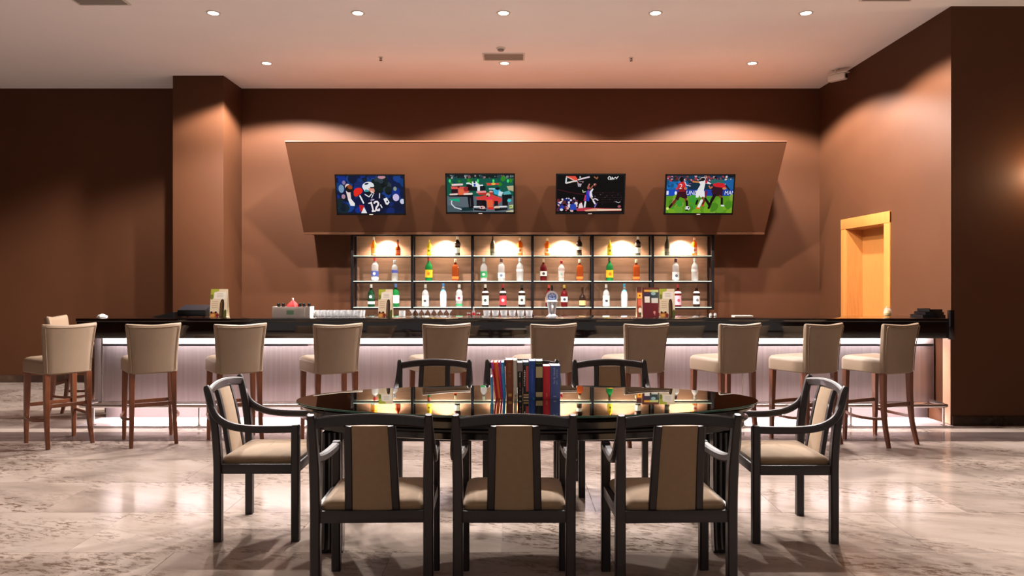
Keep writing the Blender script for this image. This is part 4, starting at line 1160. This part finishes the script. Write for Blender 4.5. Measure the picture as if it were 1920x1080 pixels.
menu_card(408.5, 0.178, 0.296, 'cream menu card with green corner beside the black box at left', card_pic())
menu_card(722, 0.150, 0.293, 'cream menu card standing before the first shelf bay', card_pic())
menu_card(1252, 0.160, 0.298, 'cream menu card at the right of the maroon card', card_pic())
menu_card(1221, 0.182, 0.312, 'maroon menu card with small pictures', maroon_pic(), y=8.10)
menu_card(1201, 0.075, 0.315, 'narrow orange and red card at the left of the maroon card', side_pic(), y=8.21)

# black box-shaped terminal and folder at the left end
def at_bar(pxc, y): return ((pxc - CX) * y / F, y, CTZ + 0.0005)
r = empty('bar_terminal', at_bar(367, 8.14), 0, 'low black box-shaped terminal on the left part of the bar', 'terminal')
MB().box(-0.15, 0.15, -0.11, 0.11, 0.004, 0.075, 0.008).build('housing', BLACKPLASTIC, r)
MB().prism([(-0.10, 0.075), (0.10, 0.075), (0.10, 0.122), (0.06, 0.122)], 0, -0.145, 0.145).build('sloping_lid', pmat('dark_blue_black', '#15171f', 0.35), r, smooth=False)
for sx in (-1, 1):
    for sy in (-1, 1):
        MB().lathe([(0.012, 0), (0.012, 0.006)], 10, (sx * 0.12, sy * 0.08, 0)).build('foot', BLACKPLASTIC, r)
r = empty('folder', at_bar(314, 8.08), math.radians(4), 'flat black folder lying open left of the terminal', 'folder')
MB().prism([(-0.13, 0), (0.10, 0), (0.10, 0.052), (0.095, 0.054)], 1, -0.1, 0.1).build('cover', BLACKPLASTIC, r, smooth=False)
MB().box(-0.08, 0.09, -0.09, 0.09, -0.0003, 0.003).build('page_block', PAGES, r, smooth=False)
r = empty('napkin', at_bar(192, 8.0), 0.3, 'small crumpled white napkin on the left end of the counter', 'napkin')
g2 = random.Random(4)
MB().rings([[(a * math.cos(t) * g2.uniform(.8, 1.15), a * math.sin(t) * g2.uniform(.8, 1.15), z * g2.uniform(.85, 1.15)) for t in [2 * math.pi * k / 10 for k in range(10)]] for a, z in ((0.05, 0.0), (0.055, 0.008), (0.04, 0.022), (0.02, 0.031), (0.006, 0.03))]).build('crumpled_sheet', pmat('napkin_paper', '#e6e0da', 0.8), r)

# caddy with a red napkin and black capped bottles
cx0, cy0, cz0 = at_bar(550, 8.02)
r = empty('bar_caddy', (cx0, cy0, cz0), 0, 'white ribbed bar caddy holding a red napkin and black capped bottles', 'caddy')
wm = pmat('white_caddy', '#ddd6d0', 0.45, var=0.08, vscale=90)
cd = MB()
cd.box(-0.198, 0.198, -0.085, -0.078, 0, 0.112); cd.box(-0.198, 0.198, 0.078, 0.085, 0, 0.112); cd.box(-0.198, -0.191, -0.078, 0.078, 0, 0.112); cd.box(0.191, 0.198, -0.078, 0.078, 0, 0.112); cd.box(-0.191, 0.191, -0.078, 0.078, 0, 0.006)
cd.build('tray_body', wm, r, smooth=False)
MB().box(0.140, 0.144, -0.078, 0.078, 0.006, 0.108).build('divider', wm, r, smooth=False)
for k in range(24):
    xx = -0.19 + k * 0.0142
    MB().box(xx, xx + 0.006, -0.0875, -0.085, 0.012, 0.102).build('rib', wm, r, smooth=False)
MB().box(-0.045, 0.03, -0.0885, -0.0875, 0.03, 0.075).build('sticker', paper('#7fae8c'), r, smooth=False)
o = empty('napkin', (cx0 - 0.005, cy0, cz0 + 0.0065), 0, 'red napkin folded into a cone in the white caddy', 'napkin')
MB().rings([[(a * (1 + 0.12 * math.cos(6 * t)) * math.cos(t), a * (1 + 0.12 * math.cos(6 * t)) * math.sin(t), z) for t in [2 * math.pi * k / 24 for k in range(24)]] for a, z in ((0.05, 0.0), (0.06, 0.10), (0.058, 0.118), (0.03, 0.150), (0.010, 0.172))]).build('folded_cloth', pmat('red_napkin', '#e03a3a', 0.8), o)
MB().lathe([(0.009, 0.16), (0.011, 0.19), (0.006, 0.197)], 10).build('white_tip', WHITEPLASTIC, o)
for k, (dx, nm) in enumerate(((-0.155, 'left of the red napkin'), (-0.105, 'just left of the red napkin'), (0.07, 'just right of the red napkin'), (0.112, 'second right of the red napkin'), (0.168, 'rightmost'))):
    o = empty('sauce_bottle', (cx0 + dx, cy0 + 0.0, cz0 + 0.0065), 0, f'small black capped bottle in the white caddy, {nm}', 'bottle', 'black capped bottles in the caddy')
    MB().lathe([(0.018, 0), (0.019, 0.005), (0.019, 0.085), (0.012, 0.105)], 12).build('glass_body', BM_['dark'], o)
    MB().lathe([(0.016, 0.104), (0.017, 0.108), (0.016, 0.138), (0.010, 0.143)], 12).build('cap', BLACKPLASTIC, o)

# glasses
def tumbler(x, y, z, r0, r1, h, label, group):
    o = empty('tumbler', (x, y, z), 0, label, 'glass', group)
    w = 0.0025
    MB().rings([[(a * math.cos(t), a * math.sin(t), q) for t in [2 * math.pi * k / 14 for k in range(14)]] for a, q in ((r0, 0), (r1, h), (r1 - w, h), (r0 - w, 0.010))]).build('glass_bowl', GLASS, o)
    MB().lathe([(r0 * 0.9, 0.002), (r0 * 0.9, 0.008)], 14).build('thick_base', GLASS, o)
    return o
GL1 = 'shot glasses in two rows on the left of the counter'
for row in range(2):
    for k in range(8):
        xx = (590 + 12.2 * k - CX) * 8.16 / F
        tumbler(xx + 0.02 * row, 8.10 + 0.085 * row, CTZ + 0.0005, 0.024, 0.031, 0.066,
                f'shot glass right of the white caddy, {"front" if row == 0 else "rear"} row, {ORD[k] if k < 6 else ("seventh", "eighth")[k - 6]} from left', GL1)
for k in range(6):
    xx = (913 + 15.8 * k - CX) * 8.18 / F
    tumbler(xx, 8.18, CTZ + 0.0005, 0.034, 0.041, 0.064, f'clear tumbler in the row left of the beer tap, {ORD[k]} from left', 'tumblers left of the beer tap')
for k in range(7):
    xx = (773 + 11.6 * k - CX) * 8.2 / F
    o = empty('coupe_glass', (xx, 8.2, CTZ + 0.0005), 0, f'small coupe glass with flared rim on the counter, {(ORD + ["seventh"])[k]} from left', 'glass', 'coupe glasses on the counter')
    MB().lathe([(0.024, 0), (0.024, 0.003), (0.004, 0.006), (0.004, 0.03)], 12).build('stem_foot', GLASS, o)
    MB().rings([[(a * math.cos(t), a * math.sin(t), q) for t in [2 * math.pi * m / 12 for m in range(12)]] for a, q in ((0.004, 0.03), (0.032, 0.068), (0.030, 0.068), (0.004, 0.033))]).build('glass_bowl', GLASS, o)
tumbler((754 - CX) * 8.18 / F, 8.18, CTZ + 0.0005, 0.036, 0.036, 0.062, 'square clear tumbler right of the second menu card', 'single glass')
x, y, z = at_bar(888, 8.16)
o = empty('soda_bottle', (x, y, z), 0, 'tiny red and white bottle left of the tumbler row', 'bottle')
MB().lathe([(0.016, 0), (0.017, 0.004), (0.017, 0.045), (0.008, 0.07), (0.007, 0.088)], 12).build('glass_body', BM_['clear'], o)
MB().lathe([(0.0175, 0.012), (0.0175, 0.04)], 12, cap0=False, cap1=False).build('paper_label', paper('#d02c34'), o)
MB().lathe([(0.009, 0.086), (0.009, 0.1), (0.006, 0.103)], 10).build('cap', WHITEPLASTIC, o)
for dx, nm in ((-9, 'left of'), (9, 'right of')):
    x, y, z = at_bar(888 + dx, 8.16)
    o = empty('sachet_cup', (x, y, z), 0, f'tiny white and red cup {nm} the small soda bottle', 'cup', 'tiny cups by the soda bottle')
    MB().rings([[(a * math.cos(t), a * math.sin(t), q) for t in [2 * math.pi * m / 12 for m in range(12)]] for a, q in ((0.013, 0), (0.019, 0.04), (0.017, 0.04), (0.012, 0.006))]).build('cup_wall', WHITEPLASTIC, o)
    MB().lathe([(0.0162, 0.012), (0.0182, 0.026)], 12, cap0=False, cap1=False).build('red_band', paper('#c8303a'), o)

# beer tap
x, y, z = at_bar(1035, 8.06)
o = empty('beer_tap', (x, y, z), 0, 'chrome beer tap with round blue and white badge on the bar', 'beer tap')
MB().lathe([(0.062, 0), (0.062, 0.008), (0.046, 0.016), (0.036, 0.03), (0.044, 0.10), (0.062, 0.165), (0.05, 0.178)], 18).build('tower', CHROME, o)
bd = MB()
def disc(a, y0, y1, seg=24): return [[(a * math.cos(t), yy, 0.212 + a * math.sin(t)) for t in [2 * math.pi * k / seg for k in range(seg)]] for yy in (y0, y1)]
bd.rings(disc(0.066, -0.012, 0.012))
bdg = bd.build('badge', CHROME, o)
pp = Pic(-60, 60, -60, 60)
pp.ell('#e4e6ea', 0, 0, 58, 58, n=28); pp.ell('#5c72b8', 0, 2, 46, 44, n=24)
for q in ((-18, -16, 16, 10, 20), (14, -14, 18, 9, -25), (-8, 14, 20, 10, -10), (20, 14, 12, 12, 0), (-26, 8, 9, 12, 0)): pp.ell('#a9bce2', *q)
pp.ell('#2c3e86', 4, 2, 10, 8); pp.ell('#dfe4f4', 2, -30, 12, 6)
fc = pp.build('badge_print', PRINT, bdg, 0.122, 0.122)
fc.location = (0, -0.0125, 0.212)
MB().tube([(0, -0.03, 0.12), (0, -0.085, 0.115), (0, -0.10, 0.10), (0, -0.10, 0.06)], [0.012, 0.011, 0.010, 0.008], 10).build('spout', CHROME, o)
MB().lathe([(0.008, 0.27), (0.011, 0.30), (0.009, 0.335), (0.003, 0.34)], 10).build('handle', BLACKPLASTIC, o)

# small things right of the cards
for k, dx in enumerate((1332.5, 1341)):
    x, y, z = at_bar(dx, 8.16)
    o = empty('salt_shaker', (x, y, z), 0, f'tiny white shaker right of the cream card, {("left", "right")[k]} one of the pair', 'shaker', 'pair of shakers')
    MB().lathe([(0.015, 0), (0.016, 0.004), (0.014, 0.026), (0.010, 0.034)], 12).build('shaker_body', WHITEPLASTIC, o)
    MB().lathe([(0.011, 0.033), (0.0105, 0.039), (0.005, 0.042)], 12).build('shaker_top', STEEL, o)
x, y, z = at_bar(1392, 8.2)
o = empty('paper_pad', (x, y, z), 0, 'flat pale paper pad on the counter right of the shakers', 'paper pad')
MB().box(-0.1, 0.1, -0.06, 0.06, 0, 0.008).build('sheets', PAGES, o, smooth=False)
MB().box(-0.102, 0.102, 0.05, 0.062, -0.0002, 0.010).build('binding', paper('#b9a38e'), o, smooth=False)
x, y, z = at_bar(1664.5, 8.04)
o = empty('candle_glass', (x, y, z), 0, 'round glass candle holder with yellow wax near the door', 'candle holder')
MB().rings([[(a * math.cos(t), a * math.sin(t), q) for t in [2 * math.pi * m / 16 for m in range(16)]] for a, q in ((0.022, 0), (0.040, 0.02), (0.045, 0.045), (0.036, 0.078), (0.022, 0.095), (0.020, 0.095), (0.034, 0.078), (0.042, 0.045), (0.036, 0.02))]).build('glass_globe', CLEARGLASS, o)
MB().lathe([(0.018, 0.006), (0.032, 0.02), (0.036, 0.045), (0.022, 0.07)], 14).build('wax', pmat('yellow_wax', '#c99a1c', 0.5), o)
MB().tube([(-0.018, 0, 0.094), (-0.010, 0, 0.112), (0.010, 0, 0.112), (0.018, 0, 0.094)], 0.003, 6).build('wire_loop', CHROME, o)
for k in range(3):
    x, y, z = at_bar(1757, 8.02)
    o = empty('service_tray', (x + (-0.03, 0.0, 0.02)[k], y + 0.03 * k, CTZ + 0.0005 + 0.0285 * k), (0.02, -0.03, 0.01)[k],
              'black tray stacked at the right end of the bar, ' + ('bottom', 'middle', 'top')[k] + ' one', 'tray', 'stacked black trays')
    w = (0.19, 0.165, 0.135)[k]
    d = 0.12
    MB().box(-w, w, -d, d, 0, 0.006).build('tray_base', BLACKPLASTIC, o, smooth=False)
    rm = MB()
    for q in ((-w, w, -d, -d + 0.008), (-w, w, d - 0.008, d), (-w, -w + 0.008, -d + 0.008, d - 0.008), (w - 0.008, w, -d + 0.008, d - 0.008)):
        rm.box(*q, 0.006, 0.028)
    rm.build('tray_rim', BLACKPLASTIC, o, smooth=False)
